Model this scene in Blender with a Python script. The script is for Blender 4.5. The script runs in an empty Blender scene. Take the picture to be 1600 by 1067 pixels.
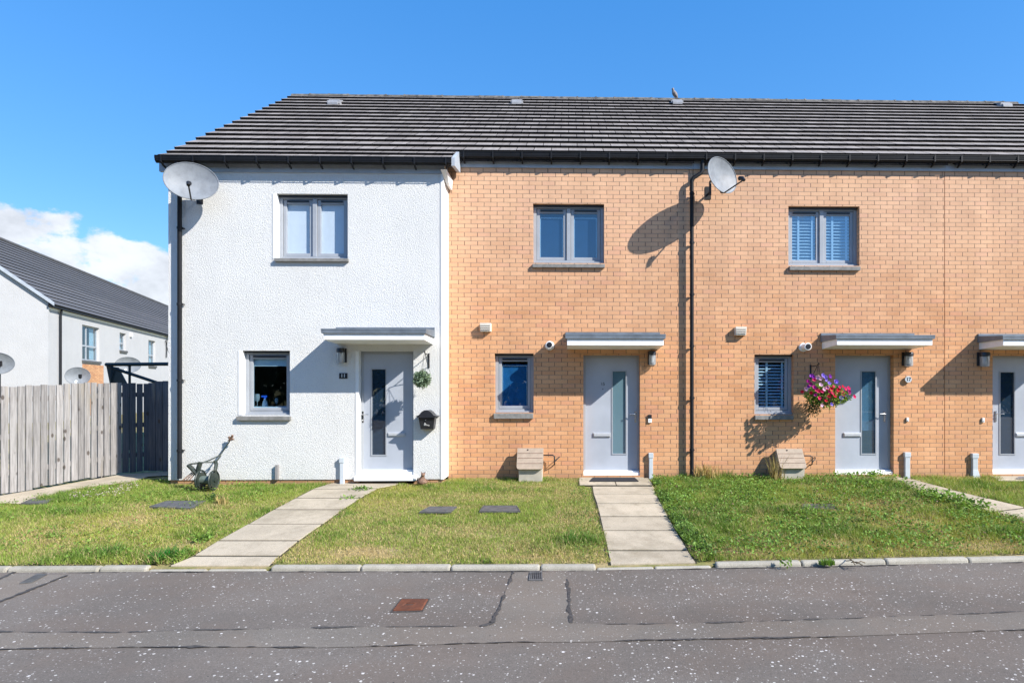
import bpy, math, random
import numpy as np
from mathutils import Vector, Matrix
R = math.radians
rnd = random.Random(7)
S = bpy.context.scene
COL = S.collection

# ------------------------------------------------------------------ camera
F = 930.0; CX = 909.7; CY = 605.0; YAW = R(1.3)
CAM = Vector((0, -10.39, 1.587))
cd = bpy.data.cameras.new('camera'); cam = bpy.data.objects.new('camera', cd); COL.objects.link(cam)
cam.location = CAM; cam.rotation_euler = (R(90), 0, -YAW)
cd.sensor_width = 36; cd.lens = F/1600*36
cd.shift_x = -(CX-800)/1600; cd.shift_y = (CY-533.5)/1600
cd.clip_start = .05; cd.clip_end = 3000
S.camera = cam

def ray(px, py):
    xc = (px-CX)/F; yc = (CY-py)/F
    return Vector((math.sin(YAW)+xc*math.cos(YAW), math.cos(YAW)-xc*math.sin(YAW), yc))
def P(px, py, Y=0.0):            # measured point on the vertical plane y = Y
    d = ray(px, py); t = (Y-CAM.y)/d.y
    return CAM+d*t
SL = .0555
def g(y): return SL*max(min(y, 0), -4.6)
def Pg(px, py):                   # measured point on the sloping garden
    d = ray(px, py); t = (SL*CAM.y-CAM.z)/(d.z-SL*d.y)
    p = CAM+d*t
    if p.y > 0: p = CAM+d*(-CAM.z/d.z)
    return p
ZR = -.28
def Pr(px, py, z=ZR):
    d = ray(px, py); return CAM+d*((z-CAM.z)/d.z)
def X(px, Y=0.0): return P(px, 600, Y).x
def Z(py, Y=0.0, px=887): return P(px, py, Y).z

# ------------------------------------------------------------------ node helpers
class NT:
    def __init__(s, name, world=False):
        if world: s.m = bpy.data.worlds.new(name)
        else: s.m = bpy.data.materials.new(name)
        s.m.use_nodes = True; s.t = s.m.node_tree; s.t.nodes.clear()
    def n(s, k, **kw):
        x = s.t.nodes.new(k)
        for a, b in kw.items(): setattr(x, a, b)
        return x
    def set(s, sock, v):
        if isinstance(v, bpy.types.NodeSocket): s.t.links.new(v, sock)
        elif isinstance(v, (tuple, list)) and len(v) == 3 and sock.type == 'RGBA': sock.default_value = (*v, 1)
        else: sock.default_value = v
    def math(s, op, a, b=None, c=None, clamp=False):
        x = s.n('ShaderNodeMath', operation=op, use_clamp=clamp); s.set(x.inputs[0], a)
        if b is not None: s.set(x.inputs[1], b)
        if c is not None: s.set(x.inputs[2], c)
        return x.outputs[0]
    def mix(s, f, a, b, mode='MIX'):
        x = s.n('ShaderNodeMix', data_type='RGBA', blend_type=mode); s.set(x.inputs[0], f)
        s.set(x.inputs[6], a); s.set(x.inputs[7], b); return x.outputs[2]
    def pos(s): return s.n('ShaderNodeNewGeometry').outputs['Position']
    def obj(s): return s.n('ShaderNodeTexCoord').outputs['Object']
    def xyz(s, v):
        x = s.n('ShaderNodeSeparateXYZ'); s.set(x.inputs[0], v); return x.outputs
    def comb(s, a, b, c=0.0):
        x = s.n('ShaderNodeCombineXYZ'); s.set(x.inputs[0], a); s.set(x.inputs[1], b); s.set(x.inputs[2], c); return x.outputs[0]
    def scale(s, v, sc):
        x = s.n('ShaderNodeVectorMath', operation='MULTIPLY'); s.set(x.inputs[0], v); x.inputs[1].default_value = sc; return x.outputs[0]
    def noise(s, v, sc, det=4, rough=.55):
        x = s.n('ShaderNodeTexNoise'); s.set(x.inputs['Vector'], v); x.inputs['Scale'].default_value = sc
        x.inputs['Detail'].default_value = det; x.inputs['Roughness'].default_value = rough; return x.outputs['Fac']
    def rmp(s, v, a, b, lo=0.0, hi=1.0, smooth=True):
        x = s.n('ShaderNodeMapRange', interpolation_type='SMOOTHSTEP' if smooth else 'LINEAR')
        s.set(x.inputs[0], v); x.inputs[1].default_value = a; x.inputs[2].default_value = b
        x.inputs[3].default_value = lo; x.inputs[4].default_value = hi; return x.outputs[0]
    def vor(s, v, sc, feat='F1'):
        x = s.n('ShaderNodeTexVoronoi', feature=feat); s.set(x.inputs['Vector'], v); x.inputs['Scale'].default_value = sc; return x.outputs
    def white(s, v):
        x = s.n('ShaderNodeTexWhiteNoise', noise_dimensions='3D'); s.set(x.inputs[0], v); return x.outputs
    def bump(s, h, strength=.5, dist=.01, nrm=None):
        x = s.n('ShaderNodeBump'); s.set(x.inputs['Height'], h); x.inputs['Strength'].default_value = strength
        x.inputs['Distance'].default_value = dist
        if nrm is not None: s.set(x.inputs['Normal'], nrm)
        return x.outputs[0]
    def bsdf(s, col, rough=.6, metal=0.0, nrm=None, spec=.5, **kw):
        x = s.n('ShaderNodeBsdfPrincipled'); s.set(x.inputs['Base Color'], col); s.set(x.inputs['Roughness'], rough)
        s.set(x.inputs['Metallic'], metal); s.set(x.inputs['Specular IOR Level'], spec)
        if nrm is not None: s.set(x.inputs['Normal'], nrm)
        for a, b in kw.items(): s.set(x.inputs[a.replace('_', ' ')], b)
        return x.outputs[0]
    def out(s, sh):
        o = s.n('ShaderNodeOutputWorld' if isinstance(s.m, bpy.types.World) else 'ShaderNodeOutputMaterial')
        s.t.links.new(sh, o.inputs[0]); return s.m

def plain(name, col, rough=.5, metal=0.0, var=.12, sc=9.0, bump=.0, spec=.5, dirt=None):
    t = NT(name); p = t.pos()
    f = t.noise(p, sc, 5)
    k = t.rmp(f, .3, .7, 1-var, 1+var)
    c = t.mix(1.0, col, t.comb(k, k, k), 'MULTIPLY')
    if dirt:
        c = t.mix(t.math('MULTIPLY', t.rmp(t.noise(p, sc*.35, 6, .7), .45, .75), dirt[3]), c, dirt[:3])
    nr = t.bump(t.noise(p, sc*14, 3), bump, .004) if bump else None
    return t.out(t.bsdf(c, rough, metal, nr, spec))

M = {}
# brick: stretcher bond, 225 x 75 mm, recessed joints
def brick(name, c1, c2, c3, efflo=.34):
    t = NT(name); p = t.pos(); x, y, z = t.xyz(p)
    h = t.math('ADD', x, y)
    wob = t.math('MULTIPLY', t.math('SUBTRACT', t.noise(p, 22, 2), .5), .006)
    zz = t.math('ADD', t.math('DIVIDE', t.math('ADD', z, wob), .075), 200.0)
    row = t.math('FLOOR', zz)
    u = t.math('ADD', t.math('ADD', t.math('DIVIDE', t.math('ADD', h, wob), .225), 500.0), t.math('MULTIPLY', t.math('MODULO', row, 2.0), .5))
    jit = t.math('MULTIPLY', t.white(t.comb(row, 3.0))[0], .12)
    u = t.math('ADD', u, jit)
    fu = t.math('FRACT', u); fz = t.math('FRACT', zz)
    perp = t.rmp(t.math('ABSOLUTE', t.math('SUBTRACT', fu, .5)), .470, .480)
    bed = t.rmp(t.math('ABSOLUTE', t.math('SUBTRACT', fz, .5)), .415, .450)
    cell = t.comb(t.math('FLOOR', u), row, 1.0)
    w = t.white(cell); rr = w[0]; w2 = t.white(t.comb(row, t.math('FLOOR', u), 7.0))[0]
    c = t.mix(rr, c1, c2)
    c = t.mix(t.math('MULTIPLY', t.rmp(w2, .82, .97), .8), c, c3)
    k = t.rmp(t.noise(p, 60, 4, .7), .25, .75, .84, 1.14)
    c = t.mix(1.0, c, t.comb(k, k, k), 'MULTIPLY')
    # pale salts on the upper courses, warmer and dirtier low down
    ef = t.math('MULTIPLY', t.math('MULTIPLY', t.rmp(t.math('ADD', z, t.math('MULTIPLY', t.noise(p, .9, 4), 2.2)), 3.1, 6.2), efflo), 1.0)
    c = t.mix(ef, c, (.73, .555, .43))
    blot = t.rmp(t.noise(p, 1.3, 5, .6), .35, .7, .93, 1.05)
    c = t.mix(1.0, c, t.comb(blot, blot, blot), 'MULTIPLY')
    run = t.rmp(t.noise(t.scale(p, (2.6, 2.6, .3)), 1.0, 5, .6), .3, .72, 1.05, .91); c = t.mix(1.0, c, t.comb(run, run, run), 'MULTIPLY')
    bat = t.rmp(t.noise(p, .45, 3), .4, .62); c = t.mix(t.math('MULTIPLY', bat, .22), c, (.66, .385, .21))
    mc = t.mix(t.rmp(t.noise(p, 7, 4), .3, .7), (.31, .24, .18), (.21, .165, .13))
    c = t.mix(t.math('MULTIPLY', bed, .72), c, mc)
    c = t.mix(t.math('MULTIPLY', perp, t.rmp(w2, .0, 1.0, .7, 1.0)), c, (.12, .08, .06))
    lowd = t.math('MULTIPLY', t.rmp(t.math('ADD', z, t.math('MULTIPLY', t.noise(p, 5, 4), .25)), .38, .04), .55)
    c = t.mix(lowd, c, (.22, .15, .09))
    jm = t.math('MAXIMUM', perp, bed)
    hgt = t.math('ADD', t.math('MULTIPLY', jm, -1.0), t.math('MULTIPLY', t.noise(p, 90, 3), .35))
    return t.out(t.bsdf(c, .85, 0.0, t.bump(hgt, .55, .006), .25))
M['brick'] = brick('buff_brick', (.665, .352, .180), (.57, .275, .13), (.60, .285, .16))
M['brick_far'] = brick('far_brick', (.60, .33, .17), (.50, .25, .12), (.45, .2, .1), 0)

# roughcast render: pebble texture
def roughcast(name, sc=74, k=1.0, col=(.735, .73, .715)):
    t = NT(name); p = t.pos()
    warp = t.n('ShaderNodeVectorMath', operation='ADD'); t.set(warp.inputs[0], p)
    nz = t.n('ShaderNodeTexNoise'); t.set(nz.inputs['Vector'], p); nz.inputs['Scale'].default_value = 30
    t.set(warp.inputs[1], t.scale(nz.outputs['Color'], (.02, .02, .02)))
    v = t.vor(warp.outputs[0], sc, 'F1')[0]
    n1 = t.noise(p, sc*1.1, 5, .75)
    hgt = t.math('ADD', t.math('MULTIPLY', v, -.55), t.math('MULTIPLY', n1, 1.5))
    pit = t.rmp(n1, .585, .66)
    st = t.rmp(t.noise(p, 1.5, 5, .65), .3, .75, 1.0, .94)
    c = t.mix(1.0, col, t.comb(st, st, st), 'MULTIPLY')
    c = t.mix(t.math('MULTIPLY', pit, .6), c, (.30, .31, .35))  # small shadows of the pebbles painted as dark specks
    run = t.rmp(t.noise(t.scale(p, (3.5, 3.5, .28)), 1.0, 5, .6), .42, .72, 1.0, .975); c = t.mix(1.0, c, t.comb(run, run, t.math('MULTIPLY', run, .99)), 'MULTIPLY')
    z = t.xyz(p)[2]
    low = t.math('MULTIPLY', t.rmp(t.math('ADD', z, t.math('MULTIPLY', t.noise(p, 6, 4), .35)), .42, .1), .22)
    c = t.mix(low, c, (.42, .40, .32))
    return t.out(t.bsdf(c, .9, 0.0, t.bump(hgt, .8*k, .012), .2))
M['render'] = roughcast('white_roughcast')
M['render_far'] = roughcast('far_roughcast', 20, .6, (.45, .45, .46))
M['smooth_white'] = plain('smooth_white_render', (.76, .76, .755), .8, var=.03)

# concrete roof tiles
def tilemat(name, a, b):
    t = NT(name); g_ = t.n('ShaderNodeNewGeometry'); p = g_.outputs['Position']; ri = g_.outputs['Random Per Island']
    c = t.mix(ri, a, b)
    c = t.mix(t.math('MULTIPLY', t.rmp(t.noise(p, 3.2, 6, .7), .52, .75), .3), c, (.26, .225, .18))
    k = t.rmp(t.noise(p, 120, 3, .7), .25, .75, .75, 1.25)
    c = t.mix(1.0, c, t.comb(k, k, k), 'MULTIPLY')
    sx = t.scale(p, (9.0, .6, .6))
    st = t.rmp(t.noise(sx, 1.0, 4), .35, .7, .88, 1.08)
    c = t.mix(1.0, c, t.comb(st, st, st), 'MULTIPLY')
    return t.out(t.bsdf(c, .75, 0.0, t.bump(t.noise(p, 150, 3), .3, .004), .3))
M['tile'] = tilemat('roof_tile', (.215, .19, .172), (.30, .268, .245))
M['tile_far'] = tilemat('roof_tile_far', (.085, .085, .09), (.11, .108, .112))
M['tile_edge'] = plain('tile_edge', (.014, .013, .014), .9, var=.4, sc=30, spec=.1)
M['ridge'] = plain('ridge_tile', (.11, .10, .085), .9, var=.6, sc=7)
M['black'] = plain('black_plastic', (.018, .019, .023), .35, var=.2)
M['gutter'] = plain('black_gutter', (.010, .011, .014), .6, var=.25, sc=5, spec=.25)
M['fascia'] = plain('blue_grey_fascia', (.36, .395, .44), .5, var=.1, sc=4)
M['flash'] = plain('canopy_cladding', (.135, .16, .19), .5, .0, .18, 6)
M['white'] = plain('white_board', (.82, .82, .81), .45, var=.04)
M['soffit'] = plain('soffit_board', (.70, .68, .62), .6, var=.05)
M['frame'] = plain('grey_frame', (.33, .35, .38), .35, var=.05, sc=5)
M['door'] = plain('grey_door', (.385, .415, .47), .38, var=.06, sc=2.2, dirt=(.34, .36, .39, .35))
M['sill'] = plain('concrete_sill', (.20, .195, .185), .8, var=.2, sc=14, bump=.2)
M['steel'] = plain('steel', (.65, .65, .66), .25, 1.0, .05)
M['plate'] = plain('satin_plate', (.55, .57, .60), .35, .3, .05)
M['beige'] = plain('beige_plastic', (.34, .265, .20), .7, var=.1, sc=12, bump=.15, dirt=(.3, .26, .2, .5))
M['cream'] = plain('cream_plastic', (.66, .62, .54), .6, var=.07)
M['greybox'] = plain('pale_grey_plastic', (.50, .455, .385), .55, var=.08, dirt=(.35, .33, .27, .4))
M['ventgrey'] = plain('roof_vent_grey', (.25, .255, .27), .6)
M['conduit'] = plain('conduit_plastic', (.50, .545, .58), .45, var=.06, dirt=(.42, .44, .44, .3))
M['iron'] = plain('black_iron', (.02, .02, .022), .5, .3, .2)
M['green_metal'] = plain('green_painted_metal', (.022, .034, .029), .5, .2, .3, 25, dirt=(.12, .10, .07, .5))
M['drum'] = plain('pale_green_metal', (.12, .155, .135), .5, .2, .2, 25)
M['cover'] = plain('slate_cover', (.088, .088, .088), .65, .0, .25, 12, .3)
M['mat_black'] = plain('black_rubber', (.012, .013, .018), .85, .0, .5, 80, .6)
M['mat_brown'] = plain('flat_brown_mat', (.17, .155, .15), .9, .0, .25, 30, .5)
M['dark_in'] = plain('dark_room', (.10, .10, .10), .9)
M['blind'] = plain('pale_blind', (.75, .77, .8), .8, var=.03)
M['blind2'] = plain('blue_blind', (.010, .045, .115), .7, var=.1)
M['blind3'] = plain('bright_blue_blind', (.025, .19, .42), .7, var=.1)
M['louvre'] = plain('white_louvre', (.72, .74, .78), .5, var=.04)
M['pillar'] = plain('brown_clay', (.17, .095, .06), .7, var=.4, sc=40)
M['curtain'] = plain('pale_curtain', (.6, .6, .6), .8)
M['blue_plastic'] = plain('blue_plastic', (.02, .12, .65), .4)
M['feather'] = plain('grey_feather', (.20, .17, .16), .7, var=.5, sc=20)
M['pole_dark'] = plain('dark_metal_frame', (.03, .04, .045), .5, .3)
M['soil'] = plain('soil', (.13, .09, .055), .95, var=.4, sc=25)
M['stem'] = plain('stem', (.10, .13, .04), .8, var=.3)
M['basket'] = plain('basket_coir', (.13, .09, .045), .9, var=.4, sc=50)

# concrete slabs and kerbs
def concrete(name, col, dark, k=1.0):
    t = NT(name); g_ = t.n('ShaderNodeNewGeometry'); p = g_.outputs['Position']; ri = g_.outputs['Random Per Island']
    c = t.mix(t.rmp(t.noise(p, 2.2, 6, .65), .35, .7), col, tuple(v*.78 for v in col))
    kk = t.math('ADD', t.math('MULTIPLY', ri, .16), .92); c = t.mix(1.0, c, t.comb(kk, kk, kk), 'MULTIPLY')
    sp = t.rmp(t.noise(p, 110, 4, .8), .28, .72, .72, 1.25)
    c = t.mix(1.0, c, t.comb(sp, sp, sp), 'MULTIPLY')
    c = t.mix(t.math('MULTIPLY', t.rmp(t.noise(p, 9, 6, .75), .55, .7), .6*k), c, dark)
    c = t.mix(t.math('MULTIPLY', t.rmp(t.noise(p, 1.1, 6, .7), .5, .68), .4), c, dark)
    return t.out(t.bsdf(c, .88, 0.0, t.bump(t.noise(p, 130, 4), .35, .004), .25))
M['slab'] = concrete('path_slab', (.46, .395, .30), (.24, .20, .135))
M['joint'] = plain('dark_joint', (.035, .032, .02), .95, var=.4, sc=30)
M['kerbm'] = concrete('kerb_stone', (.37, .345, .29), (.24, .225, .17), 1.2)

def asphalt(name, base, chips=1.0):
    t = NT(name); p = t.pos()
    big = t.rmp(t.noise(p, .55, 5, .6), .3, .7, .88, 1.12)
    sp = t.rmp(t.noise(p, 95, 5, .85), .25, .75, .6, 1.42)
    k = t.math('MULTIPLY', big, sp)
    c = t.mix(1.0, base, t.comb(k, k, k), 'MULTIPLY')
    band = t.rmp(t.noise(t.scale(p, (.12, 1.3, 1.)), 1.0, 4, .5), .3, .7, .90, 1.12); c = t.mix(1.0, c, t.comb(band, band, band), 'MULTIPLY')
    stn = t.rmp(t.noise(p, 3.3, 7, .75), .60, .74, 1.0, .78); c = t.mix(1.0, c, t.comb(stn, stn, stn), 'MULTIPLY')
    warm = t.rmp(t.noise(p, 1.4, 4), .42, .66)
    c = t.mix(t.math('MULTIPLY', warm, .35), c, tuple(v*f for v, f in zip(base, (1.18, 1.02, .92))))
    dens = t.rmp(t.noise(p, 1.7, 3), .34, .62)
    for sc, r0, lim, col in ((11, .11, .95, (.66, .63, .60)), (14, .12, .8, (.60, .57, .53)), (19, .15, .9, (.54, .51, .47)), (31, .19, .85, (.33, .305, .28)), (47, .22, .6, (.28, .26, .24)), (13, .1, .1, (.02, .02, .022)), (27, .16, .12, (.03, .03, .03))):
        v = t.vor(t.scale(p, (1, 1, .001)), sc)
        cr = t.xyz(v[1])
        sel = t.math('LESS_THAN', cr[0], t.math('MULTIPLY', t.math('ADD', t.math('MULTIPLY', dens, .75), .25), lim*chips))
        rr = t.math('MULTIPLY', t.math('ADD', t.math('MULTIPLY', cr[1], .8), .35), r0)
        inn = t.math('LESS_THAN', v[0], rr)
        c = t.mix(t.math('MULTIPLY', t.math('MULTIPLY', sel, inn), .95), c, col)
    return t.out(t.bsdf(c, .85, 0.0, t.bump(t.noise(p, 120, 4, .8), .55, .006), .3))
M['asphalt'] = asphalt('asphalt', (.130, .113, .098))
M['asphalt_patch'] = asphalt('asphalt_patch', (.154, .136, .116), .9)
M['tar'] = plain('tar_seam', (.055, .050, .047), .75, var=.5, sc=40, bump=.4)

# weathered timber: grain along z
def timber(name, a, b):
    t = NT(name); g_ = t.n('ShaderNodeNewGeometry'); p = g_.outputs['Position']; ri = g_.outputs['Random Per Island']
    sp = t.scale(p, (42.0, 42.0, 2.2))
    gr = t.noise(sp, 1.0, 6, .7)
    c = t.mix(t.rmp(gr, .3, .72), a, b)
    kk = t.math('ADD', t.math('MULTIPLY', ri, .36), .8); c = t.mix(1.0, c, t.comb(kk, kk, kk), 'MULTIPLY')
    vk = t.vor(t.scale(p, (5.5, 5.5, 3.2)), 1.0)[0]
    c = t.mix(t.math('MULTIPLY', t.rmp(vk, .16, .09), .85), c, (.07, .055, .045))
    c = t.mix(t.math('MULTIPLY', t.rmp(t.noise(t.scale(p, (9., 9., 1.)), 1.0, 5), .55, .75), .45), c, (.30, .26, .20))
    return t.out(t.bsdf(c, .9, 0.0, t.bump(gr, .5, .006), .2))
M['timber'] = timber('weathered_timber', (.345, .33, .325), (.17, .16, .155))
M['timber_shaded'] = timber('shaded_timber', (.11, .12, .14), (.06, .065, .08))  # same boards with the house shade put into the colour

def glass(name, refl=.22, tint=(.75, .85, .9), body=None, bfac=.0, rough=.0):
    t = NT(name); lw = t.n('ShaderNodeFresnel'); lw.inputs[0].default_value = 1.5
    f = t.math('MULTIPLY', t.math('ADD', lw.outputs[0], refl, clamp=True), t.math('SUBTRACT', 1.0, t.n('ShaderNodeNewGeometry').outputs['Backfacing']))
    tr = t.n('ShaderNodeBsdfTransparent'); t.set(tr.inputs[0], tint)
    gl = t.n('ShaderNodeBsdfGlossy'); t.set(gl.inputs[0], (.9, .95, 1.0)); gl.inputs['Roughness'].default_value = rough
    p = t.pos(); t.set(gl.inputs['Normal'], t.bump(t.noise(p, 1.1, 2), .05, .05))
    base = tr.outputs[0]
    if body:
        d = t.n('ShaderNodeBsdfDiffuse'); t.set(d.inputs[0], body)
        m = t.n('ShaderNodeMixShader'); m.inputs[0].default_value = bfac
        t.t.links.new(tr.outputs[0], m.inputs[1]); t.t.links.new(d.outputs[0], m.inputs[2]); base = m.outputs[0]
    m = t.n('ShaderNodeMixShader'); t.set(m.inputs[0], f)
    t.t.links.new(base, m.inputs[1]); t.t.links.new(gl.outputs[0], m.inputs[2])
    return t.out(m.outputs[0])
M['glass'] = glass('window_glass', .12)
M['glass_hi'] = glass('window_glass_upper', .13)
M['glass_lv'] = glass('window_glass_shutters', .22)
M['glass_bl'] = glass('window_glass_pale_blind', .03, (.9, .93, .95))
M['glass_low'] = glass('window_glass_lower', .02)
M['frost'] = glass('frosted_glass', .08, (.6, .75, .8), (.16, .27, .32), .7, .1)
M['doorglass'] = glass('door_glass', .10, (.5, .65, .75), (.03, .06, .1), .45)
M['halfblind'] = glass('clear_door_glass', .07, (.6, .75, .85), (.10, .2, .26), .25)
M['lampglass'] = glass('lamp_glass', .05, (.85, .88, .9), (.50, .52, .54), .5, .1)

def leafmat(name, attr=True, col=(.1, .16, .03), var=.35, trans=.35):
    t = NT(name); g_ = t.n('ShaderNodeNewGeometry'); ri = g_.outputs['Random Per Island']
    if attr:
        a = t.n('ShaderNodeAttribute'); a.attribute_name = 'col'; c = a.outputs['Color']
    else: c = t.mix(0.0, col, col)
    k = t.rmp(ri, 0, 1, 1-var, 1+var, False); c = t.mix(1.0, c, t.comb(k, k, k), 'MULTIPLY')
    d = t.bsdf(c, .6, 0.0, None, .3)
    tl = t.n('ShaderNodeBsdfTranslucent'); t.set(tl.inputs[0], t.mix(1.0, c, (1.1, 1.15, .7), 'MULTIPLY'))
    m = t.n('ShaderNodeMixShader'); m.inputs[0].default_value = trans
    t.t.links.new(d, m.inputs[1]); t.t.links.new(tl.outputs[0], m.inputs[2])
    return t.out(m.outputs[0])
M['grass'] = leafmat('grass_blades')
M['leaf'] = leafmat('leaf', False, (.125, .215, .045), .6)
M['leaf_pale'] = leafmat('pale_leaf', False, (.26, .34, .24), .6)
M['leaf_deep'] = leafmat('deep_leaf', False, (.035, .075, .025), .5)
M['leaf_lime'] = leafmat('lime_leaf', False, (.26, .36, .07), .45)
M['leaf_far'] = leafmat('tree_leaf', False, (.03, .06, .02), .5)
M['straw'] = leafmat('dry_stalk', False, (.42, .33, .14), .4)
M['weed_green'] = leafmat('weed_leaf', False, (.17, .285, .05), .45)
for k, c in dict(pink=(.72, .03, .16), magenta=(.5, .02, .28), purple=(.24, .03, .42), violet=(.30, .2, .75), pale=(.8, .5, .68), red=(.6, .015, .05)).items():
    M['petal_'+k] = leafmat('petal_'+k, False, c, .15, .3)
M['petal_white'] = leafmat('petal_white', False, (.42, .36, .30), .2, .2)

def groundmat():
    t = NT('garden_ground'); p = t.pos()
    c = t.mix(t.rmp(t.noise(p, 3, 6, .7), .35, .65), (.18, .185, .06), (.36, .28, .15))
    return t.out(t.bsdf(c, .95, 0.0, t.bump(t.noise(p, 40, 4), .6, .02), .1))
M['ground'] = groundmat()
def dishmat():
    t = NT('grey_dish_mesh'); p = t.pos()
    c = t.mix(t.rmp(t.noise(p, 6, 6, .7), .35, .7), (.215, .235, .26), (.15, .165, .185))
    b = t.bsdf(c, .6, .0, None, .5)
    tr = t.n('ShaderNodeBsdfTransparent'); m = t.n('ShaderNodeMixShader'); m.inputs[0].default_value = .05
    t.t.links.new(b, m.inputs[1]); t.t.links.new(tr.outputs[0], m.inputs[2])
    return t.out(m.outputs[0])
M['dish'] = dishmat()

# ------------------------------------------------------------------ mesh builder
def wloc(o):
    v = Vector((0, 0, 0))
    while o is not None: v += Vector(o.location); o = o.parent
    return v
def tag(o, label=None, cat=None, group=None, kind=None):
    for k, v in (('label', label), ('category', cat), ('group', group), ('kind', kind)):
        if v: o[k] = v
    return o
def empty(name, loc, label, cat, group=None, rz=0):
    o = bpy.data.objects.new(name, None); COL.objects.link(o); o.location = loc; o.rotation_euler = (0, 0, rz)
    o.empty_display_size = .1
    return tag(o, label, cat, group)
class MB:
    def __init__(s): s.v = []; s.f = []; s.m = []; s.cur = 0
    def face(s, pts):
        i = len(s.v); s.v += [tuple(p) for p in pts]; s.f.append(tuple(range(i, i+len(pts)))); s.m.append(s.cur)
    def add(s, vs, fs):
        i = len(s.v); s.v += [tuple(p) for p in vs]
        for f in fs: s.f.append(tuple(i+k for k in f)); s.m.append(s.cur)
        return s
    def box(s, x0, x1, y0, y1, z0, z1):
        if x0 > x1: x0, x1 = x1, x0
        if y0 > y1: y0, y1 = y1, y0
        if z0 > z1: z0, z1 = z1, z0
        v = [(x0, y0, z0), (x1, y0, z0), (x1, y1, z0), (x0, y1, z0), (x0, y0, z1), (x1, y0, z1), (x1, y1, z1), (x0, y1, z1)]
        return s.add(v, [(0, 3, 2, 1), (4, 5, 6, 7), (0, 1, 5, 4), (1, 2, 6, 5), (2, 3, 7, 6), (3, 0, 4, 7)])
    def hexa(s, b, t):      # bottom quad, top quad
        return s.add(list(b)+list(t), [(3, 2, 1, 0), (4, 5, 6, 7), (0, 1, 5, 4), (1, 2, 6, 5), (2, 3, 7, 6), (3, 0, 4, 7)])
    def prismx(s, prof, x0, x1, mats=None):   # closed profile [(y,z)] extruded along x
        n = len(prof); vs = [(x0, a, b) for a, b in prof]+[(x1, a, b) for a, b in prof]
        i = len(s.v); s.v += vs; c = s.cur
        for k in range(n):
            s.f.append((i+k, i+(k+1) % n, i+n+(k+1) % n, i+n+k)); s.m.append(mats[k] if mats else c)
        s.f.append(tuple(i+n-1-k for k in range(n))); s.m.append(mats[n] if mats else c)
        s.f.append(tuple(i+n+k for k in range(n))); s.m.append(mats[n] if mats else c)
        return s
    def loft(s, pts, rad, n=10, cap=True, flat=1.0):
        pts = [Vector(p) for p in pts]; rings = []
        up = Vector((0, 0, 1)); prevn = None
        for i, p in enumerate(pts):
            t = (pts[min(i+1, len(pts)-1)]-pts[max(i-1, 0)]).normalized()
            if prevn is None:
                a = up if abs(t.z) < .9 else Vector((1, 0, 0))
                nx = t.cross(a).normalized()
            else:
                nx = (prevn-t*prevn.dot(t)).normalized()
            prevn = nx; ny = t.cross(nx)
            r = rad[i] if isinstance(rad, (list, tuple)) else rad
            rings.append([p+nx*r*math.cos(2*math.pi*k/n)*flat+ny*r*math.sin(2*math.pi*k/n) for k in range(n)])
        vs = [q for r_ in rings for q in r_]; fs = []
        for i in range(len(pts)-1):
            for k in range(n):
                a = i*n+k; b = i*n+(k+1) % n
                fs.append((a, b, b+n, a+n))
        if cap: fs.append(tuple(reversed(range(n)))); fs.append(tuple(range((len(pts)-1)*n, len(pts)*n)))
        return s.add(vs, fs)
    def tube(s, pts, r, n=8): return s.loft(pts, r, n)
    def lathe(s, c, prof, n=16, axis='z'):     # prof [(r, h)]
        vs = []; fs = []
        for r, h in prof:
            for k in range(n):
                a = 2*math.pi*k/n
                if axis == 'z': q = (c[0]+r*math.cos(a), c[1]+r*math.sin(a), c[2]+h)
                elif axis == 'y': q = (c[0]+r*math.cos(a), c[1]+h, c[2]+r*math.sin(a))
                else: q = (c[0]+h, c[1]+r*math.cos(a), c[2]+r*math.sin(a))
                vs.append(q)
        for i in range(len(prof)-1):
            for k in range(n): fs.append((i*n+k, i*n+(k+1) % n, (i+1)*n+(k+1) % n, (i+1)*n+k))
        fs.append(tuple(reversed(range(n)))); fs.append(tuple(range((len(prof)-1)*n, len(prof)*n)))
        return s.add(vs, fs)
    def build(s, name, mat, parent=None, smooth=False, local=False, bevel=0, label=None):
        me = bpy.data.meshes.new(name)
        off = Vector((0, 0, 0)) if (parent is None or local) else wloc(parent)
        me.from_pydata([(a-off.x, b-off.y, c-off.z) for a, b, c in s.v], [], s.f)
        for m in (mat if isinstance(mat, (list, tuple)) else [mat]): me.materials.append(m)
        me.polygons.foreach_set('material_index', s.m)
        if smooth: me.polygons.foreach_set('use_smooth', [True]*len(s.f))
        me.update()
        o = bpy.data.objects.new(name, me); COL.objects.link(o)
        if parent: o.parent = parent
        if label: o['label'] = label
        if bevel:
            b = o.modifiers.new('bevel', 'BEVEL'); b.width = bevel; b.segments = 2; b.limit_method = 'ANGLE'
        if smooth and not bevel:
            try: me.set_sharp_from_angle(angle=R(50))
            except Exception: pass
        return o
def text_mesh(txt, size, name, mat, loc, parent, bold=.0, rot=(R(90), 0, 0), depth=.002):
    cu = bpy.data.curves.new(name, 'FONT'); cu.body = txt; cu.size = size; cu.extrude = depth; cu.offset = bold
    cu.align_x = 'CENTER'; cu.align_y = 'CENTER'
    o = bpy.data.objects.new(name, cu); COL.objects.link(o)
    dg = bpy.context.evaluated_depsgraph_get(); me = bpy.data.meshes.new_from_object(o.evaluated_get(dg))
    bpy.data.objects.remove(o)
    mt = Matrix.Translation(Vector(loc)-wloc(parent)) @ Matrix.Rotation(rot[0], 4, 'X')
    me.transform(mt); me.materials.clear(); me.materials.append(mat)
    n = bpy.data.objects.new(name, me); COL.objects.link(n); n.parent = parent; return n

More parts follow.
